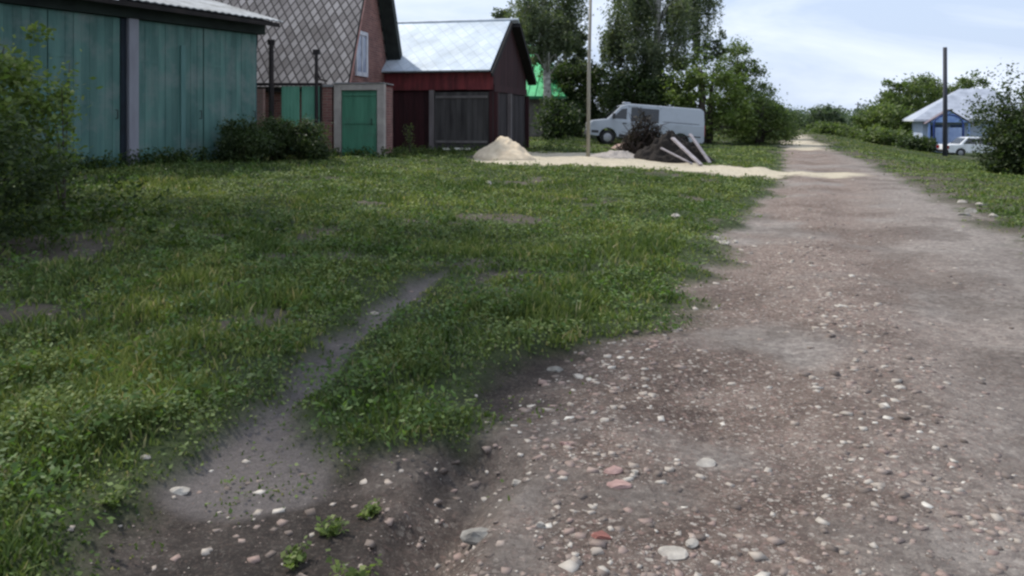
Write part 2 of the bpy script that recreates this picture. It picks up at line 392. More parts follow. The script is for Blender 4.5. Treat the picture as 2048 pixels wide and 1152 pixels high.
# ------------------------------------------------------------------ buildings
CONC = M('pale_concrete', srgb(150, 150, 150), srgb(115, 112, 115), scale=2, dirt=srgb(90, 88, 80))
DARKW = M('dark_timber', srgb(45, 38, 36), srgb(25, 22, 22), scale=2, stretch=(1, 1, .2), island=.4)
BLACK = M('black_iron', (.012, .011, .012, 1), (.03, .02, .018, 1), rough=.6)
TEAL = M('teal_paint', srgb(86, 120, 112), srgb(60, 92, 87), rough=.6, scale=1.5, stretch=(3, 3, .35), island=.28, dirt=srgb(112, 124, 120), dirt_scale=1.3)
def planks(bb, x0, x1, y, z0, z1, wd, th=.03, jit=.006, gap=.006, vertical=True):
    n = max(1, round((x1-x0)/wd)); s = (x1-x0)/n
    for i in range(n):
        j = random.uniform(-jit, jit)
        bb.box(x0+i*s+gap/2, x0+(i+1)*s-gap/2, y-th+j, y+j, z0+random.uniform(0, .02), z1)
# --- teal garage block
ga = math.atan2(.887, .461); gx, gy = -8.2, 17.25
G = tag(empty('garage_block', (gx, gy, .36), ga), 'long teal garage block with a grey corrugated roof on the left', 'garage')
b = B(); b.box(-8, 3.74, .12, 5.5, -.4, 3.4); b.build('wall', M('teal_wall', srgb(70, 100, 100), srgb(50, 72, 74), scale=1, stretch=(3, 3, .3)), G)
def leaf(x0, x1, label=None):
    b = B(); planks(b, x0, x1, .06, -.15, 3.26, .17, .035, .006, .005)
    d = b.build('door_leaf', TEAL, G)
    if label: d['label'] = label
    f = B()
    f.box(x0, x1, .065, .115, -.1, 3.24); f.build('backing', TEAL, d)
    h = B(); hx = x1 - .1
    h.tube([(hx, .01, 1.12), (hx, -.05, 1.12), (hx, -.05, 1.30), (hx, .01, 1.30)], .012, 6); h.build('handle', BLACK, d)
    for zz in (.45, 2.35):
        k = B(); k.box(x0+.02, x0+.5, -.002+.02, .028, zz, zz+.05); k.build('hinge', TEAL, d)
leaf(-3.35, -1.85); leaf(-1.83, -.27); leaf(.17, 1.93); leaf(1.96, 3.62)
leaf(-7.3, -5.5); leaf(-5.48, -3.65)
for x in (0.0, -3.5):
    b = B(); b.box(x-.11, x+.13, -.07, .12, -.4, 3.3); b.build('post', M('bare_post', srgb(150, 152, 160), srgb(115, 112, 120), scale=1.5, stretch=(1, 1, .2)), G, .008)
b = B(); b.box(-.26, -.13, .0, .11, -.2, 3.26); b.build('gap_shade_strip', M('blueblack', srgb(28, 38, 48), srgb(18, 24, 32)), G)  # solid strip in the gap by the post, its shade put into the colour
b = B(); b.box(1.28, 1.40, -.012, .02, -.1, 2.8); b.build('trim_board', M('teal_pale', srgb(100, 134, 130), srgb(80, 112, 108), scale=2, stretch=(2, 2, .3)), G)
b = B(); b.box(-8, 3.8, -.12, .10, 3.27, 3.58); b.build('fascia', M('dark_green_timber', srgb(38, 48, 42), srgb(20, 26, 24), scale=2), G)
b = B()                                                       # corrugated sheet roof sloping up to the back
V = []; rows = [(-.5, 3.60), (5.7, 5.35)]
n = 240; x0, x1 = -8.3, 4.05
bmv = [[b.bm.verts.new((x0+(x1-x0)*i/n, yy, zz + .012*math.sin(i*1.57))) for i in range(n+1)] for yy, zz in rows]
bmt = [[b.bm.verts.new((x0+(x1-x0)*i/n, yy, zz + .012*math.sin(i*1.57)+.02)) for i in range(n+1)] for yy, zz in rows]
for i in range(n):
    b.bm.faces.new((bmv[0][i], bmv[0][i+1], bmv[1][i+1], bmv[1][i])); b.bm.faces.new((bmt[0][i], bmt[0][i+1], bmt[1][i+1], bmt[1][i]))
    for r in (0, 1): b.bm.faces.new((bmv[r][i], bmv[r][i+1], bmt[r][i+1], bmt[r][i]))
for i in (0, n): b.bm.faces.new((bmv[0][i], bmt[0][i], bmt[1][i], bmv[1][i]))
b.build('roof', M('grey_corrugated', srgb(172, 174, 176), srgb(134, 136, 136), scale=2, dirt=srgb(100, 98, 92)), G)
b = B(); b.box(-8.2, 3.95, -.47, -.42, 3.46, 3.56)
for x in np.arange(-8, 3.9, .9): b.beam((x, -.45, 3.53), (x, 5.5, 5.21), .05, .07)
b.build('rafters', DARKW, G)
b = B(); b.prism([(.13, 3.0), (5.5, 3.0), (5.5, 5.18), (.13, 3.68)], 3.745, 3.79, 'x'); b.build('gable_boarding', DARKW, G)

# --- brick house with the steep shingled roof
hr = R(-8); H = tag(empty('brick_house', (-4.9, 23.5, .38), hr), 'brick house with steep diamond-shingled grey roof beside the teal garages', 'house')
BR = brick_mat('red_brick', srgb(134, 92, 86), srgb(104, 68, 66), srgb(134, 120, 114))
EH, AP, DP = 2.3, 6.6, 4.5
b = B(); b.prism([(0, -.4), (DP, -.4), (DP, EH), (DP/2, AP-.1), (0, EH)], -6.5, 0, 'x'); b.build('wall', BR, H)
SH = shingle_mat('slate_shingles', srgb(178, 170, 166), srgb(132, 124, 120), srgb(84, 78, 76), 5.2, 3.1, .12, .9, 0)
def slab(bb, y0, z0, y1, z1, x0, x1, th):
    dy, dz = y1-y0, z1-z0; l = math.hypot(dy, dz); ny_, nz_ = -dz/l*th, dy/l*th
    if nz_ < 0: ny_, nz_ = -ny_, -nz_
    bb.hexa([(x0, y0, z0), (x1, y0, z0), (x1, y1, z1), (x0, y1, z1), (x0, y0+ny_, z0+nz_), (x1, y0+ny_, z0+nz_), (x1, y1+ny_, z1+nz_), (x0, y1+ny_, z1+nz_)])
sl = (AP-EH)/(DP/2)
b = B(); slab(b, -.16, EH-.16*sl, DP/2, AP, -6.7, .14, .08); b.build('roof', SH, H)
b = B(); slab(b, DP/2+.04, AP, DP+.2, EH-.2*sl+.3, -6.7, .14, .08); b.build('roof', SH, H)
b = B()
for s_, y0, y1 in ((1, -.16, DP/2), (-1, DP+.2, DP/2)):
    z0 = EH-.16*sl-.02 if s_ == 1 else EH-.2*sl+.28
    if s_ == 1: slab(b, y0, z0-.12, y1, AP-.14, .145, .18, .14)
    else: slab(b, y1, AP-.16, y0, z0-.16, .03, .50, .30)
b.build('verge_board', M('dark_verge', srgb(44, 50, 48), srgb(26, 30, 30)), H)
b = B(); slab(b, -.12, EH-.14*sl+.06, DP/2, AP+.05, .185, .215, .05); b.build('verge_strip', M('pink_verge', srgb(170, 130, 120), srgb(140, 100, 92)), H)
b = B(); b.box(-6.6, .2, -.16, -.02, EH-.42, EH-.28); b.build('eave_board', DARKW, H)
wd = B(); wd.box(.002, .06, .85, .95, 2.40, 3.80); wd.box(.002, .06, 1.82, 1.95, 2.40, 3.80); wd.box(.002, .06, .95, 1.82, 3.68, 3.80); wd.box(.002, .06, .95, 1.82, 2.40, 2.53); wd.box(.004, .055, 1.38, 1.44, 2.53, 3.67)
W_ = wd.build('window', M('white_frame', srgb(200, 200, 205), srgb(165, 165, 172)), H)
b = B(); b.box(.001, .03, .95, 1.38, 2.53, 3.67); b.build('pane', M('curtained_glass', srgb(150, 155, 170), srgb(120, 126, 145), rough=.2), W_)
b = B(); b.box(.001, .03, 1.44, 1.82, 2.53, 3.67); b.build('pane', MATS['curtained_glass'], W_)
# ridge cap
b = B(); b.tube([(-6.7, DP/2, AP+.1), (.16, DP/2, AP+.1)], .07, 8); b.build('ridge_cap', CONC, H)

# --- little portal shed with green door
S = tag(empty('door_shed', (-4.28, 22.3, .36), R(-3)), 'small grey-framed shed with a green metal door against the brick gable', 'shed')
GREEN = M('green_paint', srgb(78, 134, 108), srgb(56, 106, 84), rough=.5, scale=1.5, stretch=(3, 3, .4), dirt=srgb(70, 100, 84), dirt_scale=1)
b = B(); b.box(-.70, -.50, 0, .25, -.3, 2.08); b.box(.52, .72, 0, .25, -.3, 2.08); b.box(-.50, .52, 0, .25, 1.90, 2.08); b.build('door_frame', M('pale_render', srgb(172, 164, 156), srgb(138, 130, 126), scale=2.5), S, .01)
b = B(); b.box(-.68, .70, .26, 1.3, -.3, 2.02); b.build('wall', BR, S)
b = B(); b.box(-.71, .73, -.03, 1.3, 2.085, 2.115); b.build('roof', CONC, S)
b = B(); b.box(-.495, .515, .10, .14, -.1, 1.895)
for zz in (.02, 1.0, 1.78): b.box(-.47, .49, .07, .098, zz-.03, zz+.03)
for xx in (-.47, .45): b.box(xx, xx+.04, .068, .097, .06, 1.72)
dr = b.build('door', GREEN, S); k = B(); k.tube([(.36, .07, .95), (.36, .03, .95), (.36, .03, 1.1), (.36, .07, 1.1)], .012, 6); k.build('handle', BLACK, dr)
P_ = tag(empty('brick_pier', (-5.16, 22.35, .4)), 'narrow brick pier between the green fence and the door shed', 'pier')
b = B(); b.box(-.13, .13, -.02, .25, -.3, 1.95); b.build('shaft', BR, P_); b = B(); b.box(-.17, .17, -.06, .29, 1.953, 2.02); b.build('cap', CONC, P_)
F_ = tag(empty('metal_fence', (-5.85, 22.2, .4)), 'green sheet-metal fence panels under a dark rail beside the brick pier', 'fence')
for x0 in (-.55, 0.01):
    b = B(); n = 10
    for i in range(n): b.box(x0+.5*i/n+.002, x0+.5*(i+1)/n-.002, (0 if i % 2 else .012), .03, .05, 1.97)
    b.build('panel', M('green_sheet', srgb(112, 168, 144), srgb(88, 144, 120), rough=.5, scale=2, stretch=(2, 2, .4)), F_)
b = B(); b.box(-1.5, .58, -.03, .06, 1.985, 2.06); b.build('rail', BLACK, F_); b = B(); b.box(-.56, .56, .035, .07, .3, .36); b.build('rail', BLACK, F_)
for u_, v_ in ((-1.42, -1.34), (.52, .57)):
    b = B(); b.box(u_, v_, -.02, .06, -.3, 1.98); b.build('post', BLACK, F_)
b = B(); b.box(-1.3, -1.06, .0, .2, -.3, 1.9); b.build('pillar', brick_mat('pale_brick', srgb(170, 140, 132), srgb(150, 118, 110), srgb(150, 140, 132)), F_)
for x, zb, zt_, r, lab in ((-6.62, .3, 3.62, .075, 'tall black iron post at the garage end of the green fence'), (-5.38, .3, 3.35, .055, 'black iron post rising beside the brick pier, bent foot bracket')):
    b = B(); b.tube([(0, 0, 0), (0.005, 0, (zt_-zb)*.5), (0, 0, zt_-zb)], [r, r, r*.9], 8); b.box(-.09, .09, -.05, .05, zt_-zb-.12, zt_-zb+.02)
    if x > -6: b.tube([(0, 0, 2.5), (.1, 0, 2.25), (.3, 0, 2.2)], .03, 6)
    o = b.build('iron_post', BLACK); o.location = (x, 22.0, zb); tag(o, lab, 'post', 'black iron posts')

# --- red barn with metal diamond roof
br = R(-13); BA = tag(empty('red_barn', (-.64, 26.5, .3), br), 'dark red timber barn with a bright diamond-tiled metal roof', 'barn')
REDW = M('red_timber', srgb(118, 52, 54), srgb(78, 34, 38), scale=1.8, stretch=(3, 3, .4), island=.35, dirt=srgb(60, 34, 34))
REDD = M('maroon_shaded_timber', srgb(56, 26, 29), srgb(36, 18, 21), scale=1.8, stretch=(3, 3, .4), island=.3)  # darker copy of the red timber, the gable's shade put into its colour
EH, AP, DP, LN = 2.86, 4.62, 5.2, 5.8
b = B(); b.box(-LN, -3.75, 0, .14, -.3, EH-.1); b.build('front_boarding', REDD, BA); b = B(); b.box(-.12, 0, 0, .14, -.3, 2.1); b.build('corner_post', REDD, BA)
b = B(); b.box(-LN, -LN+.12, .14, DP-.13, -.3, EH); b.build('wall', REDD, BA); b = B(); b.box(-LN, 0, DP-.12, DP, -.3, EH); b.build('wall', REDD, BA)
b = B(); planks(b, -4.4, 0.02, 0, 2.12, 2.70, .45, .04); b.build('lintel_board', REDW, BA)
b = B(); b.box(-4.6, .05, -.08, .02, 2.71, 2.82); b.build('eave_board', M('black_green_wood', srgb(30, 28, 28), srgb(18, 18, 18)), BA)
b = B(); planks(b, -3.72, -2.22, .12, -.1, 2.1, .2); b.build('door', REDD, BA)
b = B(); b.box(-2.2, -2.04, -.05, .1, -.3, 2.12); b.build('post', M('weathered_post', srgb(128, 122, 122), srgb(92, 86, 86), scale=2, stretch=(1, 1, .2)), BA)
b = B(); planks(b, -2.02, -.14, .05, -.05, 2.05, .19); gd = b.build('door', M('grey_planks', srgb(72, 70, 69), srgb(44, 42, 42), scale=1.5, stretch=(3, 3, .4), island=.3), BA); gd['label'] = 'weathered grey plank door'
for u_ in (1.85, .35):
    b = B(); b.box(-1.98, -.18, -.02, .014, u_, u_+.08); b.build('brace', M('grey_brace', srgb(110, 106, 104), srgb(80, 76, 76)), gd)
# right gable wall (x=0 plane, planks along y)
b = B()
n = 26
for i in range(n):
    y0 = DP*i/n; ym = y0+DP/n/2; top = EH + (AP-EH)*(1-abs(ym-DP/2)/(DP/2)) - .12
    b.box(0, .03+random.uniform(0, .01), y0+.004, y0+DP/n-.004, 2.15, top)
b.build('gable_boarding', REDD, BA)
b = B()
for i in range(n):
    y0 = DP*i/n; b.box(-.02, .012+random.uniform(0, .01), y0+.004, y0+DP/n-.004, -.2, 2.05)
b.build('side_boarding', M('side_planks', srgb(60, 54, 55), srgb(34, 30, 32), scale=1.5, stretch=(3, 3, .4), island=.4), BA)
b = B(); b.box(.016, .07, 0, DP, 2.06, 2.3); b.build('tie_board', REDD, BA)
for y0 in (.02, 2.0, DP-.15):
    b = B(); b.box(.03, .16, y0, y0+.14, -.3, 2.05); b.build('post', MATS['weathered_post'] if y0 > 1 and y0 < 3 else REDD, BA)
SLM = shingle_mat('metal_diamonds', srgb(198, 208, 218), srgb(184, 196, 208), srgb(174, 185, 195), 3.3, 2.3, .05, .6, .15)
sl = (AP-EH)/(DP/2)
b = B(); slab(b, -.35, EH-.35*sl+.1, DP/2, AP+.06, -LN-.2, .0, .05); b.build('roof', SLM, BA)
b = B(); slab(b, DP/2+.02, AP+.06, DP+.35, EH-.35*sl+.1, -LN-.2, .30, .05); b.build('roof', SLM, BA)
b = B(); slab(b, -.35, EH-.35*sl-.10, DP/2, AP-.12, .04, .09, .16); slab(b, DP/2, AP-.14, DP+.38, EH-.38*sl-.12, .02, .36, .18); b.build('verge_board', M('black_verge', srgb(30, 27, 27), srgb(18, 17, 17)), BA)
b = B(); b.tube([(-LN-.2, DP/2, AP+.12), (.3, DP/2, AP+.12)], .06, 8); b.build('ridge_cap', M('tin', srgb(200, 206, 210), srgb(170, 176, 180), rough=.4, metal=.6), BA)
# dark maroon planks close the left doorway; a back wall stands behind
# --- green-roofed house behind
gh = tag(empty('green_roofed_house', (3.05, 47, .2), R(-12)), 'house with a bright green metal roof behind the barn', 'house')
b = B(); b.box(-7, -.3, 0, 7, -.3, 2.9); b.build('wall', M('dim_plaster', srgb(112, 108, 100), srgb(84, 80, 74)), gh)
GR = M('bright_green_roof', srgb(112, 214, 150), srgb(84, 190, 124), rough=.45, scale=1.2, dirt=srgb(70, 150, 100))
b = B()
e = [(-7.6, -.6, 2.55), (.2, -.6, 2.55), (.2, 7.6, 2.55), (-7.6, 7.6, 2.55)]; r1, r2 = (-4.6, 3.5, 5.9), (-2.2, 3.5, 5.9)
vs = [b.bm.verts.new(p) for p in e+[r1, r2]]
for f in ((0, 1, 5, 4), (1, 2, 5), (2, 3, 4, 5), (3, 0, 4), (0, 1, 2, 3)): b.bm.faces.new([vs[i] for i in f])
for i in range(18):
    t = i/17; x = -7.6+7.8*t
    xt = min(max(x, -4.6), -2.2); f = 1 if -4.6 <= x <= -2.2 else (min(abs(x+7.6), abs(.2-x))/ (3.0 if x < -4 else 2.4))
    b.beam((x, -.6, 2.58), (x, -.6+4.1*min(1, f), 2.58+3.35*min(1, f)), .03, .05)
b.build('roof', GR, gh)
b = B(); b.box(-7.6, .2, -.66, -.605, 2.38, 2.54); b.box(.205, .26, -.6, 7.6, 2.38, 2.54); b.build('fascia', M('fascia_green', srgb(60, 120, 84), srgb(40, 90, 60)), gh)
b = B(); b.box(-4.9, -3.7, -.05, -.005, 1.0, 2.2); f = b.build('window', M('white_frame', srgb(200, 200, 205)), gh); b = B(); b.box(-4.8, -3.8, -.07, -.055, 1.1, 2.1); b.build('pane', GLASS, f)

# --- pale house at the right
hz = -1.25; RH = tag(empty('pale_house', (34.9, 68, hz), R(-20)), 'pale blue and white house with grey hipped roof beyond the road', 'house')
WH = M('white_blue_wall', srgb(196, 206, 222), srgb(160, 176, 202), scale=1.2, dirt=srgb(150, 150, 150))
b = B(); b.box(0, 7.5, 0, 7, -.4, 2.75); b.build('wall', WH, RH)
b = B(); e = [(-.7, -.6, 2.6), (8.2, -.6, 2.6), (8.2, 7.6, 2.6), (-.7, 7.6, 2.6)]; vs = [b.bm.verts.new(p) for p in e+[(3.3, 3.5, 5.25), (5.8, 3.5, 5.25)]]
for f in ((0, 1, 5, 4), (1, 2, 5), (2, 3, 4, 5), (3, 0, 4), (0, 1, 2, 3)): b.bm.faces.new([vs[i] for i in f])
rf = b.build('roof', M('pale_slate', srgb(170, 176, 188), srgb(138, 144, 156), scale=1.5), RH)
b = B(); b.box(-.72, 8.22, -.66, -.605, 2.42, 2.6); b.box(-.76, -.705, -.6, 7.6, 2.42, 2.6); b.build('fascia', M('light_fascia', srgb(210, 214, 220), srgb(180, 184, 190)), RH)
b = B(); b.prism([(.3, 2.35), (3.1, 2.35), (1.7, 3.3)], -2.0, -.1, 'y'); b.build('porch_gable', M('sky_blue_boards', srgb(150, 176, 220), srgb(124, 150, 204)), RH)
b = B()
for s_ in (-1, 1): b.beam((1.7, -1.1, 3.40), (1.7+s_*1.75, -1.1, 2.22), 2.0, .06)
b.build('porch_roof', M('rust_trim', srgb(120, 110, 116), srgb(96, 84, 90)), RH)
for x in (.25, 3.15):
    b = B(); b.box(x-.07, x+.07, -1.9, -1.76, -.4, 2.345); b.build('porch_post', M('sky_blue_boards', (1, 1, 1, 1)), RH)
for x0 in (.5, 2.1, 5.6):
    b = B(); b.box(x0, x0+1.0, -.05, -.003, .9, 2.1); f = b.build('window', M('blue_frame', srgb(80, 112, 170), srgb(60, 90, 150)), RH)
    b = B(); b.box(x0+.1, x0+.47, -.06, -.053, 1.0, 2.0); b.box(x0+.53, x0+.9, -.06, -.053, 1.0, 2.0); b.build('pane', GLASS, f)
AR = tag(empty('gate_arch', (31.9, 60.5, -1.25), R(-16)), 'blue pipe gate with an arched top before the pale house', 'gate')
b = B()
arc = [(-1.0*math.cos(a)+1.0, 0, 2.2+.75*math.sin(a)) for a in np.linspace(0, math.pi, 12)]
b.tube([(0, 0, -.3)]+arc+[(2.0, 0, -.3)], .06, 8); b.build('arch', M('blue_iron', srgb(40, 66, 130), srgb(30, 50, 104), rough=.5), AR)
b = B(); b.box(.1, .97, -.02, .02, .1, 2.0); b.build('leaf', M('pale_gate', srgb(150, 168, 200), srgb(124, 142, 180)), AR)
b = B(); b.box(1.03, 1.9, -.02, .02, .1, 2.0); b.build('leaf', M('pale_gate', (1, 1, 1, 1)), AR)

# ------------------------------------------------------------------ vehicles
TYRE = M('tyre', (.018, .018, .018, 1), (.03, .03, .03, 1), rough=.9); RIM = M('rim', srgb(170, 172, 176), srgb(120, 120, 124), rough=.35, metal=.7)
LAMP = M('lamp_glass', srgb(215, 215, 215), srgb(180, 180, 185), rough=.1); REDL = M('red_lens', srgb(150, 14, 20), srgb(110, 10, 14), rough=.2)
CHR = M('plastic_trim', (.03, .03, .032, 1), (.045, .045, .045, 1), rough=.6)
def paint(name, c):
    m, nt, bb = base_mat(name, .3, 0, .5)
    o = N(nt, 'ShaderNodeTexCoord').outputs['Object']
    nt.links.new(mix(nt, ramp(nt, noise(nt, 1.6, o, 6), [(.45, (0, 0, 0)), (.75, (.55, .55, .55))]), c, tuple(v*.6 for v in c[:3])+(1,)), bb.inputs['Base Color'])
    bb.inputs['Coat Weight'].default_value = .4; return m
def arch(cx, r, z0, n=8): return [(cx + r*math.cos(a), z0 + r*math.sin(a)) for a in np.linspace(math.pi, 0, n)]
def vehicle(name, lower, upper, W, Wt, beltz, mat, wheels, wr, root):
    b = B(); b.prism(lower, -W/2, W/2)
    n = len(upper); zs = max(z for x, z in upper)
    hw = lambda z: W/2-.01 - (W/2-.01-Wt/2)*max(0, (z-beltz))/(zs-beltz)
    A = [b.bm.verts.new((x, -hw(z), z)) for x, z in upper]; C_ = [b.bm.verts.new((x, hw(z), z)) for x, z in upper]
    b.bm.faces.new(A); b.bm.faces.new(C_)
    for i in range(n): b.bm.faces.new((A[i], A[(i+1) % n], C_[(i+1) % n], C_[i]))
    b.build('body', mat, root, .03)
    for x in wheels:
        for s in (-1, 1):
            y = s*(W/2-.13)
            t = B(); t.lathe([(wr*.62, -.1), (wr*.93, -.105), (wr, -.07), (wr, .07), (wr*.93, .105), (wr*.62, .1)], (x, y, wr), n=22)
            wl = t.build('wheel', TYRE, root, smooth=True)
            t = B(); t.lathe([(wr*.2, -.118), (wr*.58, -.108), (wr*.62, -.09), (wr*.62, .09), (wr*.58, .108), (wr*.2, .118)], (x, y, wr), n=16); t.build('rim', RIM, wl)
    def side(poly, nm, m, off=.012, sides=(-1, 1), parent=root):
        for s in sides:
            b = B()
            vv = [b.bm.verts.new((x, s*(hw(z)+off), z)) for x, z in poly]; vi = [b.bm.verts.new((x, s*(hw(z)-.03), z)) for x, z in poly]
            b.bm.faces.new(vv); b.bm.faces.new(vi)
            for i in range(len(poly)): b.bm.faces.new((vv[i], vv[(i+1) % len(poly)], vi[(i+1) % len(poly)], vi[i]))
            b.build(nm, m, parent)
    return side
z1, z2 = zt(4.4, 37.5), zt(8.0, 37.5)
VN = tag(empty('parked_van', (3.5, 37.6, z1+.08), 0, 0, math.atan2(.38, 4.9)), 'silver white panel van parked behind the brush and rubble heaps', 'van')
lower = [(0.0, .38), (.0, .62), (.04, .98), (.12, 1.05), (.75, 1.17), (5.25, 1.17), (5.28, .45), (5.2, .36)] + [(4.62, .36)] + arch(4.2, .40, .36)[::-1][1:-1] + [(3.78, .36)] + [(1.28, .36)] + arch(.86, .40, .36)[::-1][1:-1] + [(.44, .36)]
upper = [(.70, 1.10), (1.36, 1.80), (1.55, 1.90), (1.9, 1.95), (5.05, 1.95), (5.2, 1.84), (5.26, 1.10)]
VP = paint('van_paint', srgb(164, 170, 178))
side = vehicle('van', lower, upper, 1.9, 1.66, 1.1, VP, (.86, 4.2), .33, VN)
side([(1.02, 1.22), (1.42, 1.68), (1.66, 1.72), (1.66, 1.22)], 'side_window', GLASS)
side([(1.86, 1.14), (1.86, 1.78), (3.14, 1.78), (3.14, 1.14)], 'side_window', GLASS)
side([(3.35, 1.22), (3.35, 1.24), (5.0, 1.24), (5.0, 1.22)], 'moulding', CHR)
side([(1.74, .5), (1.74, 1.85), (1.76, 1.85), (1.76, .5)], 'door_seam', CHR, .004)
side([(3.2, .5), (3.2, 1.85), (3.22, 1.85), (3.22, .5)], 'door_seam', CHR, .004)
side([(.1, .5), (.1, .62), (.42, .62), (.42, .5)], 'bumper_corner', CHR, .02)
side([(1.5, 1.0), (1.5, 1.05), (1.68, 1.05), (1.68, 1.0)], 'door_handle', CHR, .03)
side([(2.0, .62), (2.0, .68), (5.1, .68), (5.1, .62)], 'rub_strip', CHR, .012)
side([(1.36, .40), (1.36, .52), (3.7, .52), (3.7, .40)], 'sill', CHR, .015)
b = B(); b.hexa([(.745, -.85, 1.17), (.745, .85, 1.17), (.78, .85, 1.2), (.78, -.85, 1.2), (1.31, -.77, 1.79), (1.31, .77, 1.79), (1.345, .77, 1.79), (1.345, -.77, 1.79)]); b.build('windscreen', GLASS, VN)
b = B(); b.box(-.06, .1, -.9, .9, .36, .6); b.build('bumper', CHR, VN, .02)
b = B(); b.box(-.02, .05, -.5, .5, .68, .9); b.build('grille', CHR, VN)
for s in (-1, 1):
    b = B(); b.box(-.015, .22, s*.72-.2, s*.72+.2, .7, .95); b.build('headlight', LAMP, VN, .02)
    b = B(); b.box(5.25, 5.29, s*.86-.06, s*.86+.06, .7, 1.2); b.build('tail_light', REDL, VN)
    b = B(); b.box(1.0, 1.12, s*.97-.03, s*.97+.13*s, 1.2, 1.45); b.build('mirror', CHR, VN, .01)
b = B(); b.box(1.55, 1.9, -.25, .25, 1.955, 2.02); b.build('roof_vent', VP, VN, .02)
# white car
cx, cy = 31.3, 57.8; CZ = -1.33
VC = tag(empty('parked_car', (cx-.15, cy, CZ), R(-3)), 'white saloon car parked between the dark utility pole and the pale house', 'car')
lower = [(0.0, .32), (-.04, .55), (.02, .88), (.9, .92), (3.3, .92), (4.2, .78), (4.3, .5), (4.25, .3), (3.83, .3)] + arch(3.48, .35, .3)[::-1][1:-1] + [(3.12, .3), (1.2, .3)] + arch(.84, .35, .3)[::-1][1:-1] + [(.48, .3)]
upper = [(.75, .88), (1.3, 1.36), (1.6, 1.42), (2.5, 1.42), (3.25, .88)]
CP = paint('car_paint', srgb(232, 234, 236))
side = vehicle('car', lower, upper, 1.68, 1.2, .88, CP, (.84, 3.48), .31, VC)
side([(1.0, .93), (1.42, 1.33), (1.95, 1.35), (1.95, .93)], 'side_window', GLASS); side([(2.02, .93), (2.02, 1.35), (2.48, 1.33), (3.0, .93)], 'side_window', GLASS)
for s in (-1, 1):
    b = B(); b.box(-.06, .06, s*.7-.14, s*.7+.14, .6, .82); b.build('tail_light', REDL, VC)
    b = B(); b.box(4.15, 4.3, s*.65-.14, s*.65+.14, .56, .74); b.build('headlight', LAMP, VC)
b = B(); b.box(-.1, .04, -.82, .82, .36, .52); b.build('bumper', CHR, VC, .02); b = B(); b.box(4.2, 4.36, -.82, .82, .34, .5); b.build('bumper', CHR, VC, .02)
b = B(); b.hexa([(.80, -.68, .95), (.80, .68, .95), (.84, .68, .95), (.84, -.68, .95), (1.26, -.58, 1.36), (1.26, .58, 1.36), (1.30, .58, 1.36), (1.30, -.58, 1.36)]); b.build('rear_window', GLASS, VC)

# ------------------------------------------------------------------ poles
def pole(name, px, d, zb, ztp, r0, r1, mat, label, lean=0, arm=True):
    x = (px-1024)/FP*d
    o = tag(empty(name, (x, d, zb), 0, 0, lean), label, 'pole')
    b = B(); h = ztp-zb; b.tube([(0, 0, -.4), (0.01, 0, h*.4), (0, 0, h)], [r0, (r0+r1)/2, r1], 10); b.build('shaft', mat, o, smooth=True)
    if arm:
        b = B(); b.box(-.55, .55, -.05, .05, h-.5, h-.4); b.build('crossarm', mat, o)
        for k in (-.45, .45):
            b = B(); b.lathe([(.02, 0), (.05, .03), (.03, .07), (.05, .1), (.02, .14)], (k, 0, h-.4), 'z', 8); b.build('insulator', CONC, o)
    return o
WP = M('dark_pole_wood', srgb(72, 74, 82), srgb(50, 50, 56), scale=2, stretch=(2, 2, .2))
pole('utility_pole', 1890, 53, -1.1, 6.15, .165, .13, WP, 'dark wooden utility pole in front of the pale house', arm=False)
pole('utility_pole', 1716, 150, -.6, 4.4, .16, .12, WP, 'far utility pole small against the sky above the road', R(0))
b = B(); b.tube([(0, 0, -.3), (.03, 0, 2.6), (.09, 0, 5.4)], [.062, .055, .045], 10); x, y = at(1176, 318)
o = b.build('pale_pole', M('pale_pole_wood', srgb(160, 156, 144), srgb(124, 120, 110), scale=2, stretch=(2, 2, .2)), smooth=True); o.location = (x, y, zt(x, y)); tag(o, 'thin pale wooden pole standing at the nose of the van', 'pole')

# ------------------------------------------------------------------ foliage
def leaves_np(P, size, up=.4, asp=.55, rng=RNG):
    """one diamond leaf per point, random facing"""
    n = len(P); a = rng.normal(size=(n, 3)); a /= np.linalg.norm(a, axis=1)[:, None]
    nrm = rng.normal(size=(n, 3)); nrm[:, 2] = np.abs(nrm[:, 2]) + up; 
    b = np.cross(nrm, a); b /= np.linalg.norm(b, axis=1)[:, None]+1e-9; a = np.cross(b, nrm); a /= np.linalg.norm(a, axis=1)[:, None]+1e-9
    s = (size * rng.uniform(.6, 1.25, n))[:, None]
    V = np.stack([P - a*s*.5, P + b*s*asp*.5 - a*s*.05, P + a*s*.5, P - b*s*asp*.5 - a*s*.05], 1).reshape(-1, 3)
    return V
def leaf_obj(name, V, mat, parent=None):
    n = len(V)//4; return npmesh(name, V, np.full(n, 4), np.arange(n*4), mat, parent)
def clumps(cen, rad, ncl, per, cr_, rng, shell=.45):
    """clump centres through an ellipsoid volume, then leaves round each"""
    d = rng.normal(size=(ncl, 3)); d /= np.linalg.norm(d, axis=1)[:, None]
    r = rng.uniform(shell, 1.0, ncl)**.7 * rng.uniform(.82, 1.12, ncl)
    C = np.array(cen) + d*r[:, None]*np.array(rad)
    sz = cr_*rng.uniform(.5, 1.3, ncl)
    P = np.repeat(C, per, 0) + rng.normal(size=(ncl*per, 3))*np.repeat(sz, per)[:, None]*np.array([.55, .55, .42])
    return P, C
BARK = M('bark', srgb(84, 76, 68), srgb(52, 46, 42), scale=4, stretch=(1, 1, .3)); BIRCH = M('birch_bark', srgb(190, 188, 180), srgb(120, 118, 112), scale=3, stretch=(1, 1, 3), dirt=srgb(40, 38, 36), dirt_scale=4)
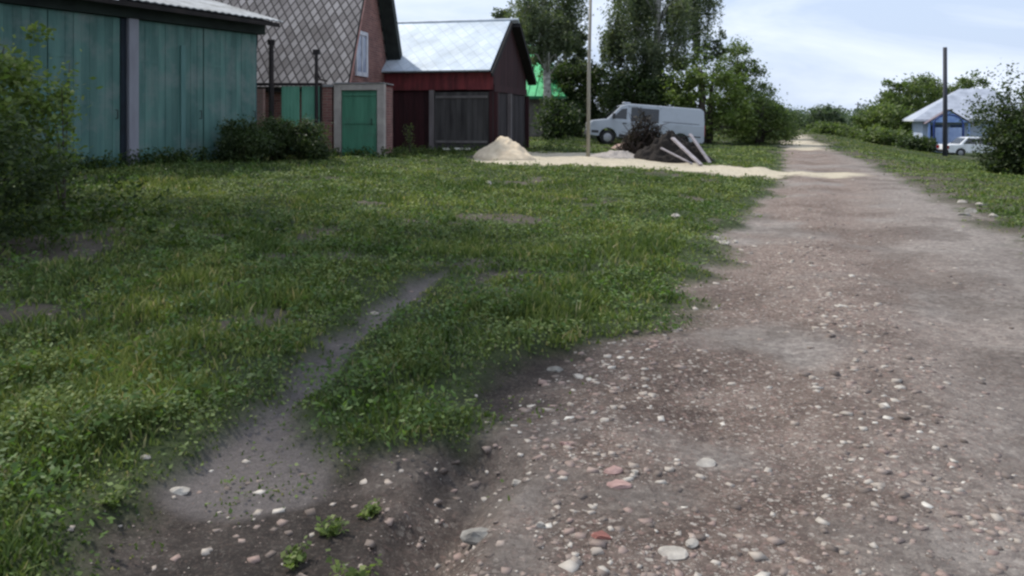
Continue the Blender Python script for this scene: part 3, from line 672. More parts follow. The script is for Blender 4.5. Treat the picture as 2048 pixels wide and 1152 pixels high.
LF = {
 'dark': leaf_mat('leaf_dark', (.022, .036, .016, 1), (.062, .090, .036, 1), (.10, .12, .06, 1)),
 'mid': leaf_mat('leaf_mid', (.056, .080, .032, 1), (.130, .172, .066, 1), (.19, .21, .10, 1), .42),
 'bright': leaf_mat('leaf_bright', (.080, .112, .034, 1), (.18, .235, .078, 1), (.26, .28, .12, 1), .45),
 'birch': leaf_mat('leaf_birch', (.060, .078, .052, 1), (.14, .168, .108, 1), (.21, .22, .15, 1), .42),
 'far': leaf_mat('leaf_far_hazed', (.055, .078, .058, 1), (.11, .145, .10, 1)),  # distance haze put into the leaf colour as a blue-grey cast
}
def tree(name, x, y, zb, h, rx, rz, lf, label, cat='tree', base=.3, ncl=90, per=130, ls=.16, cs=.6, trunk=.16, bark=None, seed=0, lobes=None, group=None, stems=1):
    rng = np.random.default_rng(seed+100); rnd = random.Random(seed)
    o = tag(empty(name, (x, y, zb)), label, cat, group)
    cen = (0, 0, h - rz)
    Ps = []; Cs = []
    lobes = lobes or [((0, 0, 0), 1.0)]
    tot = sum(k for _, k in lobes)
    for (off, k) in lobes:
        c = (cen[0]+off[0], cen[1]+off[1], cen[2]+off[2]); P, C = clumps(c, (rx*k, rx*k, rz*k), max(6, int(ncl*k/tot)), per, cs, rng); Ps.append(P); Cs.append(C)
    P = np.concatenate(Ps); C = np.concatenate(Cs)
    P[:, 2] = np.where(P[:, 2] < .05, .05+np.abs(P[:, 2])*.3, P[:, 2])
    leaf_obj('crown', leaves_np(P, ls, rng=rng), LF[lf], o)
    b = B()
    for s in range(stems):
        bx, by = (0, 0) if stems == 1 else (rnd.uniform(-.3, .3)*rx*.5, rnd.uniform(-.3, .3)*rx*.5)
        top = (bx*2.2, by*2.2, h*.82)
        b.tube([(bx, by, -.3), (bx*1.1+rnd.uniform(-.05, .05), by, h*.3), (bx*1.6, by*1.6, h*.6), top], [trunk*1.25, trunk, trunk*.6, trunk*.15], 8)
    for i in range(14):
        k = rnd.randrange(len(C)); t = C[k]; z0 = min(max(h*base*.7, t[2]-rnd.uniform(.3, .5)*h*.5), h*.75)
        m_ = (t[0]*.45, t[1]*.45, z0 + (t[2]-z0)*.6)
        b.tube([(0, 0, z0), m_, tuple(t)], [trunk*.4, trunk*.25, trunk*.06], 5)
    b.build('trunk', bark or BARK, o, smooth=True)
    return o
def birch(x, y, zb, h, rx, label, seed, zlow, nst=260, trunk=.17, stems=1, lean=0, cut=None):
    """weeping birch: arching limbs with hanging leafy strands"""
    rng = np.random.default_rng(seed); rnd = random.Random(seed)
    o = tag(empty('birch_tree', (x, y, zb)), label, 'tree')
    b = B(); b.tube([(0, 0, -.3), (lean*.3, 0, h*.35), (lean*.7, .1, h*.7), (lean, 0, h*.98)], [trunk*1.3, trunk, trunk*.6, .03], 10)
    tips = []
    for i in range(26):
        a = rnd.uniform(0, 2*math.pi); z0 = h*rnd.uniform(.3, .85); l = rx*rnd.uniform(.5, 1.0)*(1.15-.5*z0/h)
        ex, ey = l*math.cos(a), l*math.sin(a); lx = lean*z0/h
        pts = [(lx, 0, z0), (lx+ex*.4, ey*.4, z0+l*.45), (lx+ex*.8, ey*.8, z0+l*.55), (lx+ex, ey, z0+l*.25)]
        b.tube(pts, [trunk*.3, trunk*.2, trunk*.1, .01], 5); tips.append(pts)
    b.build('trunk', BIRCH, o, smooth=True)
    P = []
    anchors = [(rnd.choice(tips), rnd.choice([0, 1, 1, 2, 2, 2]), rnd.random()) for _ in range(nst//9)]
    for i in range(nst):
        pts, k, t = rnd.choice(anchors)
        a_ = Vector(pts[k])*(1-t)+Vector(pts[k+1])*t + Vector((rnd.gauss(0, .30), rnd.gauss(0, .30), rnd.gauss(.1, .3)))
        rr = math.hypot(a_.x, a_.y)/rx; ln = rnd.uniform(1.4, 4.4); nl = int(ln*32)
        zmin = zlow + 2.6*rr**1.5 + rnd.uniform(0, 1.6)
        if a_.z - ln < zmin: ln = max(.3, a_.z - zmin)
        tt = rng.uniform(0, 1, nl)
        sx, sy = rnd.gauss(0, .15), rnd.gauss(0, .15)
        wdt = .15*(1-.6*tt)
        P.append(np.stack([a_.x+sx*tt+rng.normal(size=nl)*wdt, a_.y+sy*tt+rng.normal(size=nl)*wdt, a_.z-ln*tt], 1))
    P2, _ = clumps((lean*.6, 0, h*.68), (rx*.75, rx*.75, h*.28), 26, 60, .45, rng)
    P = np.concatenate(P+[P2])
    leaf_obj('crown', leaves_np(P, .15, up=0, rng=rng), LF['birch'], o)
    return o
birch((1098-1024)/FP*44, 44, .2, 10.3, 3.0, 'weeping birch drooping over the green roof behind the barn', 11, 3.9, 380, trunk=.2, lean=-.4)
birch((1310-1024)/FP*46, 46, .2, 12.4, 4.1, 'largest weeping birch, standing directly behind the van', 12, 2.2, 700, trunk=.24, lean=.3)
birch((1150-1024)/FP*50, 50, .3, 10, 1.6, 'slim birch with pale trunk between the two larger birches', 13, 4.8, 90, trunk=.15, lean=-1.3)
# thicket behind the van
tree('thicket_bush', 4.0, 48.5, .2, 4.8, 2.3, 2.4, 'dark', 'dark thicket left of the van behind the pale pole', 'bush', ncl=120, per=150, ls=.22, seed=1, stems=3)
tree('thicket_bush', 7.4, 45, .2, 4.2, 2.4, 2.2, 'dark', 'dark thicket right behind the van roof', 'bush', ncl=130, per=150, ls=.2, seed=2, stems=3)
tree('thicket_bush', 2.3, 40.5, .2, 2.2, .9, 1.1, 'dark', 'narrow dark bush between the barn corner and the pale pole', 'bush', ncl=40, per=110, ls=.18, seed=3, stems=3)
tree('willow_bush', 10.4, 43, .1, 5.0, 2.0, 2.5, 'bright', 'yellow-green leafy bush rising right of the van', 'bush', ncl=90, per=120, ls=.2, seed=4, stems=4, lobes=[((0, 0, 0), 1), ((-1.1, 0, .2), .6), ((1.6, 0, -.9), .6)])
tree('poplar_tree', 15.8, 56, 0, 7.4, 2.0, 3.1, 'mid', 'tall pointed tree right of the yellow-green bush', ncl=100, per=110, ls=.2, cs=.55, seed=5, lobes=[((0, 0, .4), .7), ((-.6, 0, -1.0), .8), ((.9, 0, -1.2), .8)])
tree('roadside_bush', 13.6, 44, 0, 2.7, 1.7, 1.4, 'mid', 'rounded green bush left of the road below the pointed tree', 'bush', ncl=60, per=110, ls=.18, seed=6, stems=3)
tree('roadside_bush', 17.9, 55, 0, 2.2, 1.8, 1.2, 'mid', 'low green bush at the left road edge nearest the pale sand', 'bush', ncl=60, per=100, ls=.2, seed=7, stems=3)
tree('roadside_bush', 23.0, 74, 0, 3.0, 2.6, 1.6, 'bright', 'light green bush beside the far end of the road', 'bush', ncl=60, per=90, ls=.25, seed=8, stems=3)
# far trees
far = [
 (1560, 120, 2.9, 3.2, 'far dark tree at the left end of the horizon row'),
 (1598, 130, 2.7, 3.5, 'far low tree directly above the end of the road'),
 (1655, 115, 4.0, 2.9, 'far rounded tree right of the road end'),
 (1700, 135, 2.6, 3.8, 'far low tree beside the far utility pole'),
 (1750, 100, 4.2, 2.4, 'small round tree left of the pale house'),
]
for i, (px, d, h, r, lab) in enumerate(far):
    x = (px-1024)/FP*d; tree('far_tree', x, d, float(base_z(x, d)), h, r, h*.48, 'far', lab, ncl=50, per=80, ls=.42, cs=.8, seed=20+i, group='trees along the horizon')
for i, (px, d, h, r, lab) in enumerate([(1800, 84, 7.1, 2.3, 'tall green tree behind the left end of the pale house'), (1838, 88, 7.2, 2.2, 'green tree behind the middle of the pale house roof'), (1868, 92, 7.3, 2.2, 'green tree just left of the dark utility pole'), (1935, 90, 7.9, 2.8, 'green tree right of the dark utility pole behind the roof'), (1778, 78, 3.9, 2.6, 'low bushy tree at the left foot of the pale house')]):
    x = (px-1024)/FP*d; tree('garden_tree', x, d, -1.2, h, r, h*.42, 'mid', lab, ncl=70, per=80, ls=.34, cs=.7, seed=40+i, group='trees behind the pale house')
# a far-off wood that reads as one mass
rng = np.random.default_rng(5); P = []
for i in range(420):
    x = rng.uniform(-120, 330); y = rng.uniform(170, 215); hh = rng.uniform(2.2, 4.4)
    P.append(np.array([x, y, -.5]) + np.abs(rng.normal(size=(130, 3)))*np.array([1, 1, 1])*0 + np.stack([rng.normal(size=130)*2.2, rng.normal(size=130)*2, rng.uniform(0, 1, 130)**.7*hh], 1))
tag(leaf_obj('far_wood', leaves_np(np.concatenate(P), .9, rng=rng), LF['far']), 'distant wood along the horizon', 'wood', kind='stuff')
# low hedge-like scrub right of the road
for i, (px, d, h, r, lab) in enumerate([(1660, 92, 1.3, 2.6, 'low scrub bush just right of the far road'), (1720, 88, 1.5, 2.8, 'low scrub bush under the far utility pole'), (1772, 66, 1.3, 2.0, 'scrub bush left of the white house wall'), (1835, 60, .9, 1.1, 'dark low shrub left of the white car')]):
    x = (px-1024)/FP*d; tree('scrub_bush', x, d, float(base_z(x, d)), h, r, h*.5, 'mid' if i < 3 else 'dark', lab, 'bush', ncl=45, per=80, ls=.28, cs=.5, seed=60+i, stems=3, trunk=.06, group='scrub right of the road')
# right foreground bush
tree('dark_bush', 15.35, 23.6, -.45, 3.2, 1.55, 1.55, 'dark', 'large dark bush at the right edge beside the road', 'bush', ncl=190, per=170, ls=.11, cs=.42, seed=70, stems=5, trunk=.05, lobes=[((0, 0, 0), 1), ((-.4, 0, -.75), .7), ((1.2, .3, .1), .9)])
# left shrubs
tree('elder_shrub', -6.1, 8.9, .35, 2.4, 1.0, 1.2, 'bright', 'tall yellow-green shrub at the left edge before the garages', 'bush', ncl=80, per=85, ls=.085, cs=.26, seed=71, stems=5, trunk=.03, lobes=[((0, 0, 0), 1), ((.55, .1, .15), .5), ((.2, -.2, -.6), .9)])
tree('dark_shrub', -5.25, 7.5, .32, 1.35, .98, .72, 'dark', 'low dark shrub at the foot of the tall left-edge shrub', 'bush', ncl=90, per=110, ls=.06, cs=.22, seed=72, stems=5, trunk=.02)
# saplings sprouting up in front of the garage
def sprout(x, y, h, lab, seed, lf='bright', ls=.075, n=150, group=None):
    rng = np.random.default_rng(seed); o = tag(empty('sapling', (x, y, zt(x, y))), lab, 'plant', group)
    b = B(); P = []
    for k in range(4):
        dx, dy = rng.uniform(-.3, .3, 2)*h*.7; c = [np.array([0, 0, 0]), np.array([dx*.4, dy*.4, h*.5]), np.array([dx, dy, h*rng.uniform(.8, 1)])]
        b.tube([tuple(p) for p in c], [.012, .008, .003], 5)
        t = rng.uniform(.25, 1, n)[:, None]; P.append(c[0]*(1-t)**2+2*c[1]*t*(1-t)+c[2]*t*t + rng.normal(size=(n, 3))*.065*h**.5)
    b.build('stem', BARK, o); leaf_obj('foliage', leaves_np(np.concatenate(P), ls, rng=rng), LF[lf], o)
sprout(-5.15, 9.2, 1.95, 'thin yellow-green sapling just right of the tall left-edge shrub', 80)
for i, (x, y, h, r, lab) in enumerate([(-6.35, 18.9, 1.0, .62, 'dark bush under the end of the teal garage'), (-6.0, 20.2, 1.15, .6, 'dark bush below the tall black iron post'), (-5.2, 20.4, 1.0, .62, 'dark bush in front of the green fence panels')]):
    tree('fence_bush', x, y, .38, h, r, h*.5, 'dark', lab, 'bush', ncl=75, per=110, ls=.07, cs=.2, seed=90+i, stems=4, trunk=.02)
sprout(-3.05, 24.0, .95, 'leggy weed growing in the barn doorway shadow', 85, 'mid', .06, 60)
# tree left of the frame whose crown shades the lawn
tree('shade_tree', -8.6, 11.6, .5, 10.2, 4.3, 2.7, 'mid', 'broad leafy tree overhanging the lawn from beyond the left edge', ncl=110, per=130, ls=.20, cs=.8, trunk=.26, seed=99, lobes=[((0, 0, 0), 1), ((1.6, -1.0, -.2), .7), ((-1, 1, .2), .8)])

# ------------------------------------------------------------------ heaps, rubble, planks
def heap(name, x, y, rx, ry, h, mat, label, seed, cat='heap', rough=.25):
    n = 64; rng = np.random.default_rng(seed)
    g = np.linspace(-1.25, 1.25, n); A, C_ = np.meshgrid(g, g)
    r = np.hypot(A, C_) + .25*(fbm(A*2+seed, C_*2, seed)-.5)
    z = h*(np.clip(1-r, 0, 1)**.85)*(1+rough*(fbm(A*5, C_*5, seed+2)-.5)) + np.where(r > 1, -.10, 0) + h*.12*rough*(fbm(A*14, C_*14, seed+4)-.5)
    X, Y = x+A*rx, y+C_*ry; Z = terr(X, Y)+z
    q = (np.arange(n-1)[:, None]*n+np.arange(n-1)[None]).ravel(); Q = np.stack([q, q+1, q+1+n, q+n], 1)
    o = npmesh(name, np.stack([X.ravel(), Y.ravel(), Z.ravel()], 1), np.full(len(Q), 4), Q.ravel(), mat)
    o.data.polygons.foreach_set('use_smooth', [True]*len(Q)); return tag(o, label, cat)
SANDM = M('sand_heap', (.66, .55, .40, 1), (.52, .42, .30, 1), scale=5, rough=.95, bs=.6)
x, y = at(1012, 322); heap('sand_heap', x, y+.5, .92, 1.0, .66, SANDM, 'pale sand heap with a pointed top before the barn', 3, rough=.45)
x, y = at(1235, 320); heap('rubble_heap', x, y+.2, .95, .6, .28, M('rubble_grey', (.42, .38, .34, 1), (.26, .23, .21, 1), scale=14, rough=.95, bs=.8), 'low pale grey rubble heap under the nose of the van', 4, rough=.8)
def rocks(cx, cy, rx, ry, n, s0, s1, seed, zoff=0):
    rng = np.random.default_rng(seed); X = cx+rng.normal(size=n)*rx; Y = cy+rng.normal(size=n)*ry
    return X, Y, terr(X, Y)+zoff, rng.uniform(s0, s1, n)
DARKH = M('dark_earth', (.030, .024, .020, 1), (.016, .013, .012, 1), scale=9, rough=.95, bs=.7)
x, y = at(1352, 327); heap('earth_heap', x, y+.6, 1.3, .7, .88, DARKH, 'dark earth heap below the leaning planks', 6, rough=1.5)
# brush pile: tangled sticks and dead leaves
x, y = at(1300, 323); BP = tag(empty('brush_pile', (x, y+.9, zt(x, y+.9))), 'dark tangled brush pile in front of the van', 'brush pile')
b = B(); rnd = random.Random(4)
for i in range(260):
    a = rnd.uniform(0, 6.283); r = rnd.random()**.6; px_, py_ = 1.0*r*math.cos(a), .55*r*math.sin(a); hh = 1.75*(1-r*.8)*rnd.uniform(.3, 1)
    q = rnd.uniform(0, 6.283); l = rnd.uniform(.3, .95)
    b.tube([(px_, py_, max(0, hh-.35)), (px_+l*.4*math.cos(q), py_+l*.4*math.sin(q)*.6, hh), (px_+l*.8*math.cos(q), py_+l*.6*math.sin(q)*.6, hh+rnd.uniform(-.4, .35)*l)], [.022, .014, .005], 5)
b.build('branches', M('dead_sticks', srgb(66, 54, 48), srgb(34, 28, 26), scale=5, island=.6), BP)
rng = np.random.default_rng(8); r = rng.uniform(0, 1, 9000)**.55; a = rng.uniform(0, 6.283, 9000)
P = np.stack([1.0*r*np.cos(a)+.06*rng.normal(size=9000), .5*r*np.sin(a), (1-r**1.5)*1.6*rng.uniform(.02, 1, 9000)*(.75+.5*fbm(a*2, r*3, 5))], 1)
leaf_obj('dead_leaves', leaves_np(P, .085, rng=rng), leaf_mat('dead_leaf', (.012, .010, .008, 1), (.050, .038, .026, 1), (.09, .07, .045, 1), .1), BP)
PLK = M('pale_plank', srgb(178, 170, 172), srgb(140, 132, 134), scale=3, stretch=(.3, 2, 2))
def plank(pa, pb, da, db, wd_, th, lab):
    def W3(p, d): return Vector(((p[0]-1024)/FP*d, d, EYE+(HZ-p[1])/FP*d))
    a, c = W3(pa, da), W3(pb, db); c.z = zt(c.x, c.y)+.03
    b = B(); b.beam((0, 0, 0), tuple(c-a), wd_, th)
    o = b.build('plank', PLK, None, .004); o.location = a; tag(o, lab, 'plank', 'planks leaning on the earth heap')
plank((1345, 276), (1402, 328), 24.6, 23.6, .13, .06, 'nearer pale plank leaning down the dark earth heap')
plank((1380, 268), (1420, 318), 25.6, 24.8, .11, .05, 'farther pale plank leaning behind the first one')
plank((1322, 296), (1384, 322), 24.9, 24.2, .09, .04, 'short lower plank lying flat-angled left of the two long planks')
b = B(); b.box(-.45, .45, -.08, .08, 0, .06); x, y = at(913, 304); o = b.build('plank', M('white_plank', srgb(225, 222, 210), srgb(200, 196, 180))); o.location = (x, y, zt(x, y)+.03); tag(o, 'white board lying at the foot of the grey barn door', 'plank')
# trailer-like scrap behind brush: pinkish brick heap
x, y = at(1262, 303); heap('brick_heap', x, y, .9, .6, .42, M('brick_rubble', (.42, .30, .25, 1), (.22, .15, .12, 1), scale=12, rough=.95, bs=.8), 'pinkish brick rubble heap beneath the side of the van', 9, rough=.9)

# stones ------------------------------------------------------------
OCT_V = []; 
ic = bmesh.new(); bmesh.ops.create_icosphere(ic, subdivisions=1, radius=1); ICV = np.array([v.co[:] for v in ic.verts]); ICF = None; ic.free()
ICV = np.array([(x, y, z) for x in (-.8, .8) for y in (-.8, .8) for z in (-.8, .8)]); ICF = np.array([f for a, b_, c_, d_ in ((0, 1, 3, 2), (4, 6, 7, 5), (0, 4, 5, 1), (2, 3, 7, 6), (0, 2, 6, 4), (1, 5, 7, 3)) for f in ((a, b_, c_), (a, c_, d_))])
def stones_mesh(name, X, Y, S, mat, flat=.6, seed=0, sink=.25):
    rng = np.random.default_rng(seed); n = len(X); Z = terr(X, Y)
    k = len(ICV); V = np.repeat(ICV[None], n, 0)*rng.uniform(.45, 1.25, (n, k, 3))
    sc_ = np.stack([rng.uniform(.7, 1.3, n), rng.uniform(.7, 1.2, n), flat*rng.uniform(.6, 1.2, n)], 1)*S[:, None]
    V = V*sc_[:, None]; a = rng.uniform(0, 6.283, n); ca, sa = np.cos(a)[:, None], np.sin(a)[:, None]
    x, y = V[..., 0]*ca-V[..., 1]*sa, V[..., 0]*sa+V[..., 1]*ca
    V = np.stack([x+X[:, None], y+Y[:, None], V[..., 2]+(Z+S*flat*sink)[:, None]], 2).reshape(-1, 3)
    F = (ICF[None]+(np.arange(n)*k)[:, None, None]).reshape(-1)
    return npmesh(name, V, np.full(n*len(ICF), 3), F, mat)
def gravel_mat():
    m, nt, b = base_mat('gravel_stones', .9, 0, .2)
    c = ramp(nt, isl(nt), [(0, srgb(96, 86, 80)), (.3, srgb(132, 120, 112)), (.55, srgb(142, 122, 114)), (.74, srgb(156, 146, 136)), (.95, srgb(174, 166, 156)), (1, srgb(200, 194, 184))])
    o = N(nt, 'ShaderNodeTexCoord').outputs['Object']
    nt.links.new(mix(nt, .6, c, ramp(nt, noise(nt, 25, o), [(.3, (.6, .6, .6)), (.7, (1.2, 1.2, 1.2))]), 'MULTIPLY'), b.inputs['Base Color'])
    return m
GVM = gravel_mat()
rng = np.random.default_rng(31)
n = 150000
d = 2.3*np.exp(rng.uniform(0, math.log(26/2.3), n)); x = rng.uniform(-.75, .78, n)*d
m_ = 26000; d2 = rng.uniform(1.2, 13, m_); x2 = .77*d2+rng.uniform(0, 3, m_); x, d = np.concatenate([x, x2]), np.concatenate([d, d2]); n = len(d)
rd, so, pa, sa_, ba = masks(x, y := d)
rub = rubble(x, d)
trk = np.maximum(ss(.55, .1, sdline(x, d, TRK1, [.12]*5)), ss(.5, .1, sdline(x, d, TRK2, [.1]*5)))
dens = np.clip(rd*(.03+.10*ss(.5, .64, fbm(x*.7, d*.7, 46, 3))+.40*rub)*(1-.75*trk) + so*(1-rd)*.04 + ba*.05 + pa*.03, 0, 1)
keep = rng.uniform(0, 1, n) < dens; x, d = x[keep], d[keep]
S = (.0038+.024*rng.uniform(0, 1, len(x))**5.5) * (1+.10*(d-2.5)).clip(1, 1.45)
g = stones_mesh('gravel', x, d, S, GVM, seed=2, flat=.45, sink=-.3); tag(g, 'loose gravel and broken brick on the road', 'gravel', kind='stuff')
print('gravel', len(x))
# single stones one can point to
WS = M('white_stone', srgb(186, 179, 168), srgb(148, 140, 131), scale=18, bs=.6); PS = M('pink_stone', srgb(176, 146, 138), srgb(140, 112, 106), scale=18, bs=.6); GS = M('grey_stone', srgb(150, 146, 138), srgb(104, 100, 94), scale=14, bs=.6)
BS = M('brick_stone', srgb(146, 96, 86), srgb(112, 72, 66), scale=18, bs=.6)
def stone(px, py, r, flat, mat, lab, seed, name='stone', asp=1.3):
    r *= .72; asp = 1+(asp-1)*.6
    x, y = at(px, py); rng = np.random.default_rng(seed)
    bm = bmesh.new(); bmesh.ops.create_icosphere(bm, subdivisions=2, radius=1)
    dirs = rng.normal(size=(9, 3)); dirs /= np.linalg.norm(dirs, axis=1)[:, None]; lim = rng.uniform(.45, .8, 9)
    for v in bm.verts:
        c = np.array(v.co)
        for q, l in zip(dirs, lim):
            t = c@q
            if t > l: c = c-q*(t-l)*.9
        c = c*(1+.07*rng.normal()); v.co = Vector((c[0]*asp*r, c[1]*r, c[2]*flat*1.3*r))
    me = bpy.data.meshes.new(name); bm.to_mesh(me); bm.free(); o = link(name, me, mat)
    o.location = (x, y, zt(x, y)+r*flat*.2); o.rotation_euler = (0, 0, rng.uniform(-.6, .6)); tag(o, lab, 'stone', 'loose stones')
    return o
stone(1033, 935, .042, .62, WS, 'smooth white stone alone beside the wheel rut', 1)
stone(1225, 938, .055, .45, PS, 'pale pinkish stone near the middle of the rubble', 2)
stone(1270, 942, .028, .6, WS, 'small white stone right next to the pale pinkish stone', 3)
stone(1238, 968, .06, .3, PS, 'flat pink slab just below the pale pinkish stone', 4, asp=1.5)
stone(1408, 912, .055, .45, WS, 'jagged white stone on the open gravel right of the rubble', 5, asp=1.7)
stone(960, 1058, .085, .4, GS, 'large grey slab stone at the rut edge', 6, asp=1.6)
stone(1080, 1062, .025, .7, WS, 'small white stone right of the large grey slab', 7)
stone(1200, 1078, .05, .35, BS, 'flat red brick fragment at the bottom of the rubble', 8)
stone(1345, 1095, .06, .4, WS, 'broad white stone cluster piece nearest the bottom edge', 9, asp=1.6)
stone(1385, 1078, .035, .6, WS, 'small white stone right of the broad bottom piece', 19)
stone(1112, 730, .06, .45, GS, 'grey stone at the grass edge on top of the rubble', 10, asp=1.6)
stone(1158, 748, .055, .4, WS, 'pale flat stone just right of the grass-edge grey stone', 11, asp=1.5)
stone(1130, 888, .035, .5, PS, 'small pinkish stone above the smooth white one', 12)
stone(362, 958, .05, .35, WS, 'white flat stone lying where footpath meets bare soil', 13, asp=1.7)
stone(1680, 612, .055, .3, WS, 'pale stone alone on the far smooth road surface', 14, asp=2)
stone(1800, 772, .05, .35, WS, 'pale stone on the right wheel track', 15, asp=1.6)
stone(976, 372, .10, .7, WS, 'white stone in the lawn in front of the sand heap', 16)
for i, (px, py, s) in enumerate([(1925, 408, .13), (1945, 425, .17), (1962, 415, .12), (1930, 432, .12), (1985, 436, .10)]):
    stone(px, py, s*1.0, .5, [WS, GS][i % 2], ['upper left lump of the pale rubble on the right verge', 'largest grey lump of the rubble on the right verge', 'pale upper right lump of rubble on the right verge', 'low lump below the largest one on the right verge', 'outermost pale lump of rubble on the right verge'][i], 60+i)
for i, (px, py, s) in enumerate([(1448, 488, .09), (1432, 476, .06), (1470, 482, .06), (1350, 440, .09)]):
    stone(px, py, s, .55, WS, ['pale stone on the left road edge halfway to the van', 'small stone left of the pale road edge stone', 'small stone right of the pale road edge stone', 'yellowish-white stone in the tall grass near the road'][i], 80+i)
stone(290, 925, .03, .5, WS, 'tiny white stone in the grass above the soil corner', 33)

# ------------------------------------------------------------------ grass and weeds
def edge_dist(x, d):
    return np.minimum(np.minimum(sdf(x, d, SOIL), sdf(x, d, ROAD)), sdline(x, d, PATH, PW)) + .6*(fbm(x*3, d*3, 90, 4)-.5)
def lawn_weight(x, d):
    rd, so, pa, sa_, ba = masks(x, d)
    op = np.clip(rd+so+pa*(1-.2*ss(.52, .6, fbm(x*3.5, d*3.5, 95, 3)))+sa_, 0, 1)
    return (.35+.65*ss(-.05, .5, edge_dist(x, d)))*(1-op)**1.2*(1-.86*ba)*(.35+.65*ss(.34, .5, fbm(x*3.1, d*3.1, 71, 3))) + .03*so*(1-rd)*ss(.55, .65, fbm(x*2.2, d*2.2, 77, 3))*6*.6
def grass_mat(name, stops):
    m, nt, b = base_mat(name, .6, 0, .2)
    o = N(nt, 'ShaderNodeTexCoord').outputs['Object']
    c = ramp(nt, isl(nt), stops)
    c = mix(nt, .85, c, ramp(nt, noise(nt, .55, o, 4), [(.36, (.55, .66, .55)), (.5, (1, 1, 1)), (.64, (1.42, 1.28, 1.15))]), 'MULTIPLY')
    c = mix(nt, .7, c, ramp(nt, noise(nt, 3.2, o, 3), [(.35, (.6, .66, .62)), (.65, (1.4, 1.3, 1.25))]), 'MULTIPLY')
    nt.links.new(c, b.inputs['Base Color'])
    tr = N(nt, 'ShaderNodeBsdfTranslucent'); nt.links.new(mix(nt, 1, c, (1.25, 1.3, .75, 1), 'MULTIPLY'), tr.inputs['Color'])
    ms = N(nt, 'ShaderNodeMixShader'); ms.inputs[0].default_value = .3
    nt.links.new(b.outputs[0], ms.inputs[1]); nt.links.new(tr.outputs[0], ms.inputs[2]); nt.links.new(ms.outputs[0], nt.nodes['Material Output'].inputs['Surface'])
    return m
rng = np.random.default_rng(55)
def sample(n, dmin, dmax, p=1.0):
    d = dmin*np.exp(rng.uniform(0, 1, n)**p*math.log(dmax/dmin)); x = rng.uniform(-.74, .76, n)*d
    m_ = n//4; d2 = rng.uniform(1.2, 15, m_); side_ = np.where(rng.uniform(0, 1, m_) < .75, -1, 1); x2 = side_*(.75*d2+rng.uniform(0, 3.6, m_))
    x, d = np.concatenate([x, x2]), np.concatenate([d, d2])
    w_ = lawn_weight(x, d); k = rng.uniform(0, 1, len(x)) < w_; return x[k], d[k]
x, d = sample(520000, 2.3, 95, .95)
tuft = fbm(x*2.3, d*2.3, 60, 3); n = len(x)
h = (.028+.062*ss(.42, .7, tuft)+.030*rng.uniform(0, 1, n))*(1+.25*rng.normal(size=n).clip(-1, 2)); h = np.clip(h, .02, .22); ed = edge_dist(x, d); h *= .30+.70*ss(-.05, .75, ed)
h *= (1-.35*ss(10, 20, d))*(.62+.38*ss(.4, .6, fbm(x*.45, d*.45, 72, 3)))
wd_ = .0028+.00085*d; lean = rng.normal(size=(n, 2))*.45*h[:, None]
ang = rng.uniform(0, math.pi, n); ux, uy = np.cos(ang)*wd_, np.sin(ang)*wd_*.6
z = terr(x, d)-.005
Bs = np.stack([x, d, z], 1); U = np.stack([ux, uy, 0*ux], 1)
mid = Bs+np.stack([lean[:, 0]*.35, lean[:, 1]*.35, h*.6], 1); tip = Bs+np.stack([lean[:, 0], lean[:, 1], h], 1)
V = np.stack([Bs-U, Bs+U, mid+U*.8, mid-U*.8, tip], 1).reshape(-1, 3)
i5 = np.arange(n)*5; Lp = np.stack([i5, i5+1, i5+2, i5+3, i5+3, i5+2, i5+4], 1).ravel(); fn = np.tile([4, 3], n)
g = npmesh('grass', V, fn, Lp, grass_mat('grass_blades', [(0, (.052, .088, .026)), (.55, (.122, .170, .048)), (.88, (.175, .215, .070)), (.95, (.27, .26, .13)), (1, (.34, .30, .18))]))
tag(g, 'rough green grass covering the lawn', 'grass', kind='stuff'); print('blades', n)
# broad-leaved weeds growing through it
x, d = sample(420000, 2.3, 40, .85)
wv = fbm(x*1.9+7, d*1.9, 61, 4); k = rng.uniform(0, 1, len(x)) < (.25+.9*ss(.45, .62, wv)); x, d, wv = x[k], d[k], wv[k]
n = len(x); hh = rng.uniform(0, 1, n)*(.03+.11*ss(.48, .68, wv))*(1-.4*ss(10, 20, d)); z = terr(x, d)+hh+.005
P = np.stack([x, d, z], 1); V = leaves_np(P, (.014+.0024*d), up=1.2, asp=.75, rng=rng)
g = leaf_obj('weeds', V, grass_mat('weed_leaves', [(0, (.060, .095, .030)), (.6, (.130, .186, .058)), (1, (.200, .245, .090))])); tag(g, 'low broad-leaved weeds among the grass', 'weeds', kind='stuff')
# rosettes and leafy clumps standing above the turf
d = 2.5*np.exp(rng.uniform(0, 1, 2600)*math.log(22/2.5)); x = rng.uniform(-.74, .7, 2600)*d; k = (rng.uniform(0, 1, 2600) < lawn_weight(x, d)) & (fbm(x*.8, d*.8, 97, 3) > .47); x, d = x[k], d[k]
nl = 16; n = len(x)*nl; X, D = np.repeat(x, nl), np.repeat(d, nl); a = rng.uniform(0, 6.283, n); hgt = np.repeat(rng.uniform(.07, .24, len(x)), nl); t = rng.uniform(.25, 1, n)
P = np.stack([X+np.cos(a)*.09*t, D+np.sin(a)*.09*t, terr(X, D)+hgt*t], 1)
g = leaf_obj('leafy_clumps', leaves_np(P, .030+.0028*D.clip(0, 12), up=.7, asp=.45, rng=rng), leaf_mat('clump_leaf', (.042, .078, .024, 1), (.105, .17, .050, 1), (.16, .22, .08, 1))); tag(g, 'broad leafy weed clumps standing above the turf', 'weeds', kind='stuff')
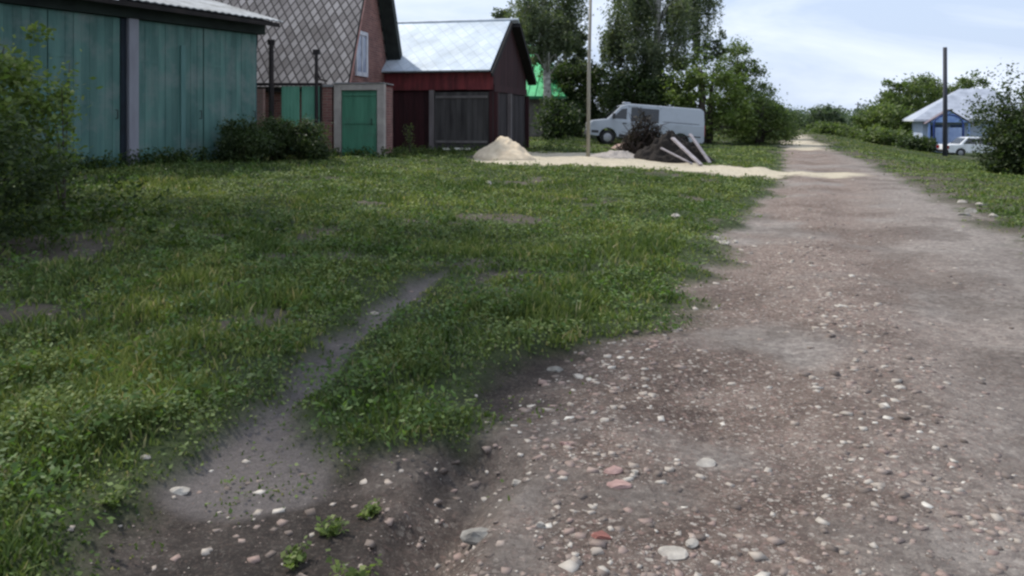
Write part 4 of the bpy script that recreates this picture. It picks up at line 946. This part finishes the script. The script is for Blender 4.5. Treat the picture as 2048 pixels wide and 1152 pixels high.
# tall weeds along the building feet and fence
P = []
rng2 = np.random.default_rng(66)
def strip(x0, y0, x1, y1, n, h, wdth):
    for i in range(n):
        t = rng2.uniform(); hx = h*rng2.uniform(.4, 1.2); cx_, cy_ = x0+(x1-x0)*t+rng2.normal()*wdth, y0+(y1-y0)*t+rng2.normal()*wdth
        m_ = 26; zz = rng2.uniform(0, 1, m_); P.append(np.stack([cx_+rng2.normal(size=m_)*.06, cy_+rng2.normal(size=m_)*.06, zt(cx_, cy_)+zz*hx], 1))
strip(-10.2, 12.6, -6.3, 20.4, 190, .33, .10); strip(-6.2, 20.9, -1.0, 26.1, 90, .28, .2); strip(-5.5, 21.9, -2.9, 22.1, 40, .25, .15); strip(1.2, 28, 3.2, 37, 60, .35, .4)
strip(-4.2, 8.4, -9, 12, 170, .30, .7)
g = leaf_obj('tall_weeds', leaves_np(np.concatenate(P), .075, rng=rng2), leaf_mat('weed_tall', (.020, .036, .010, 1), (.060, .095, .022, 1), (.12, .13, .05, 1))); tag(g, 'taller weeds along the walls', 'weeds', kind='stuff')
# small separate plants on the bare soil
def plant(px, py, h, lab, seed):
    x, y = at(px, py); rng = np.random.default_rng(seed); o = tag(empty('weed_plant', (x, y, zt(x, y))), lab, 'plant', 'weeds on the bare soil')
    b = B(); P = []
    for k in range(7):
        a = rng.uniform(0, 6.28); l = h*rng.uniform(.5, 1); e = (l*.8*math.cos(a), l*.8*math.sin(a), l*.8); b.tube([(0, 0, 0), (e[0]*.4, e[1]*.4, e[2]*.7), e], .0016, 4)
        t = rng.uniform(.3, 1, 16)[:, None]; P.append(np.array(e)*t+rng.normal(size=(16, 3))*.012)
    b.build('stems', LF['bright'], o); leaf_obj('foliage', leaves_np(np.concatenate(P), .026, up=1, asp=.7, rng=rng), LF['bright'], o)
plant(715, 1130, .13, 'bright green weed clump at the bottom edge on bare soil', 1)
plant(660, 1040, .07, 'small sparse weed on the soil above the bottom clump', 2)
plant(585, 1095, .07, 'small weed on the bare soil left of the bottom clump', 3)
plant(735, 1000, .06, 'tiny dark weed near the wheel rut', 4)
plant(230, 1010, .08, 'weed at the left edge of the bare soil', 5)
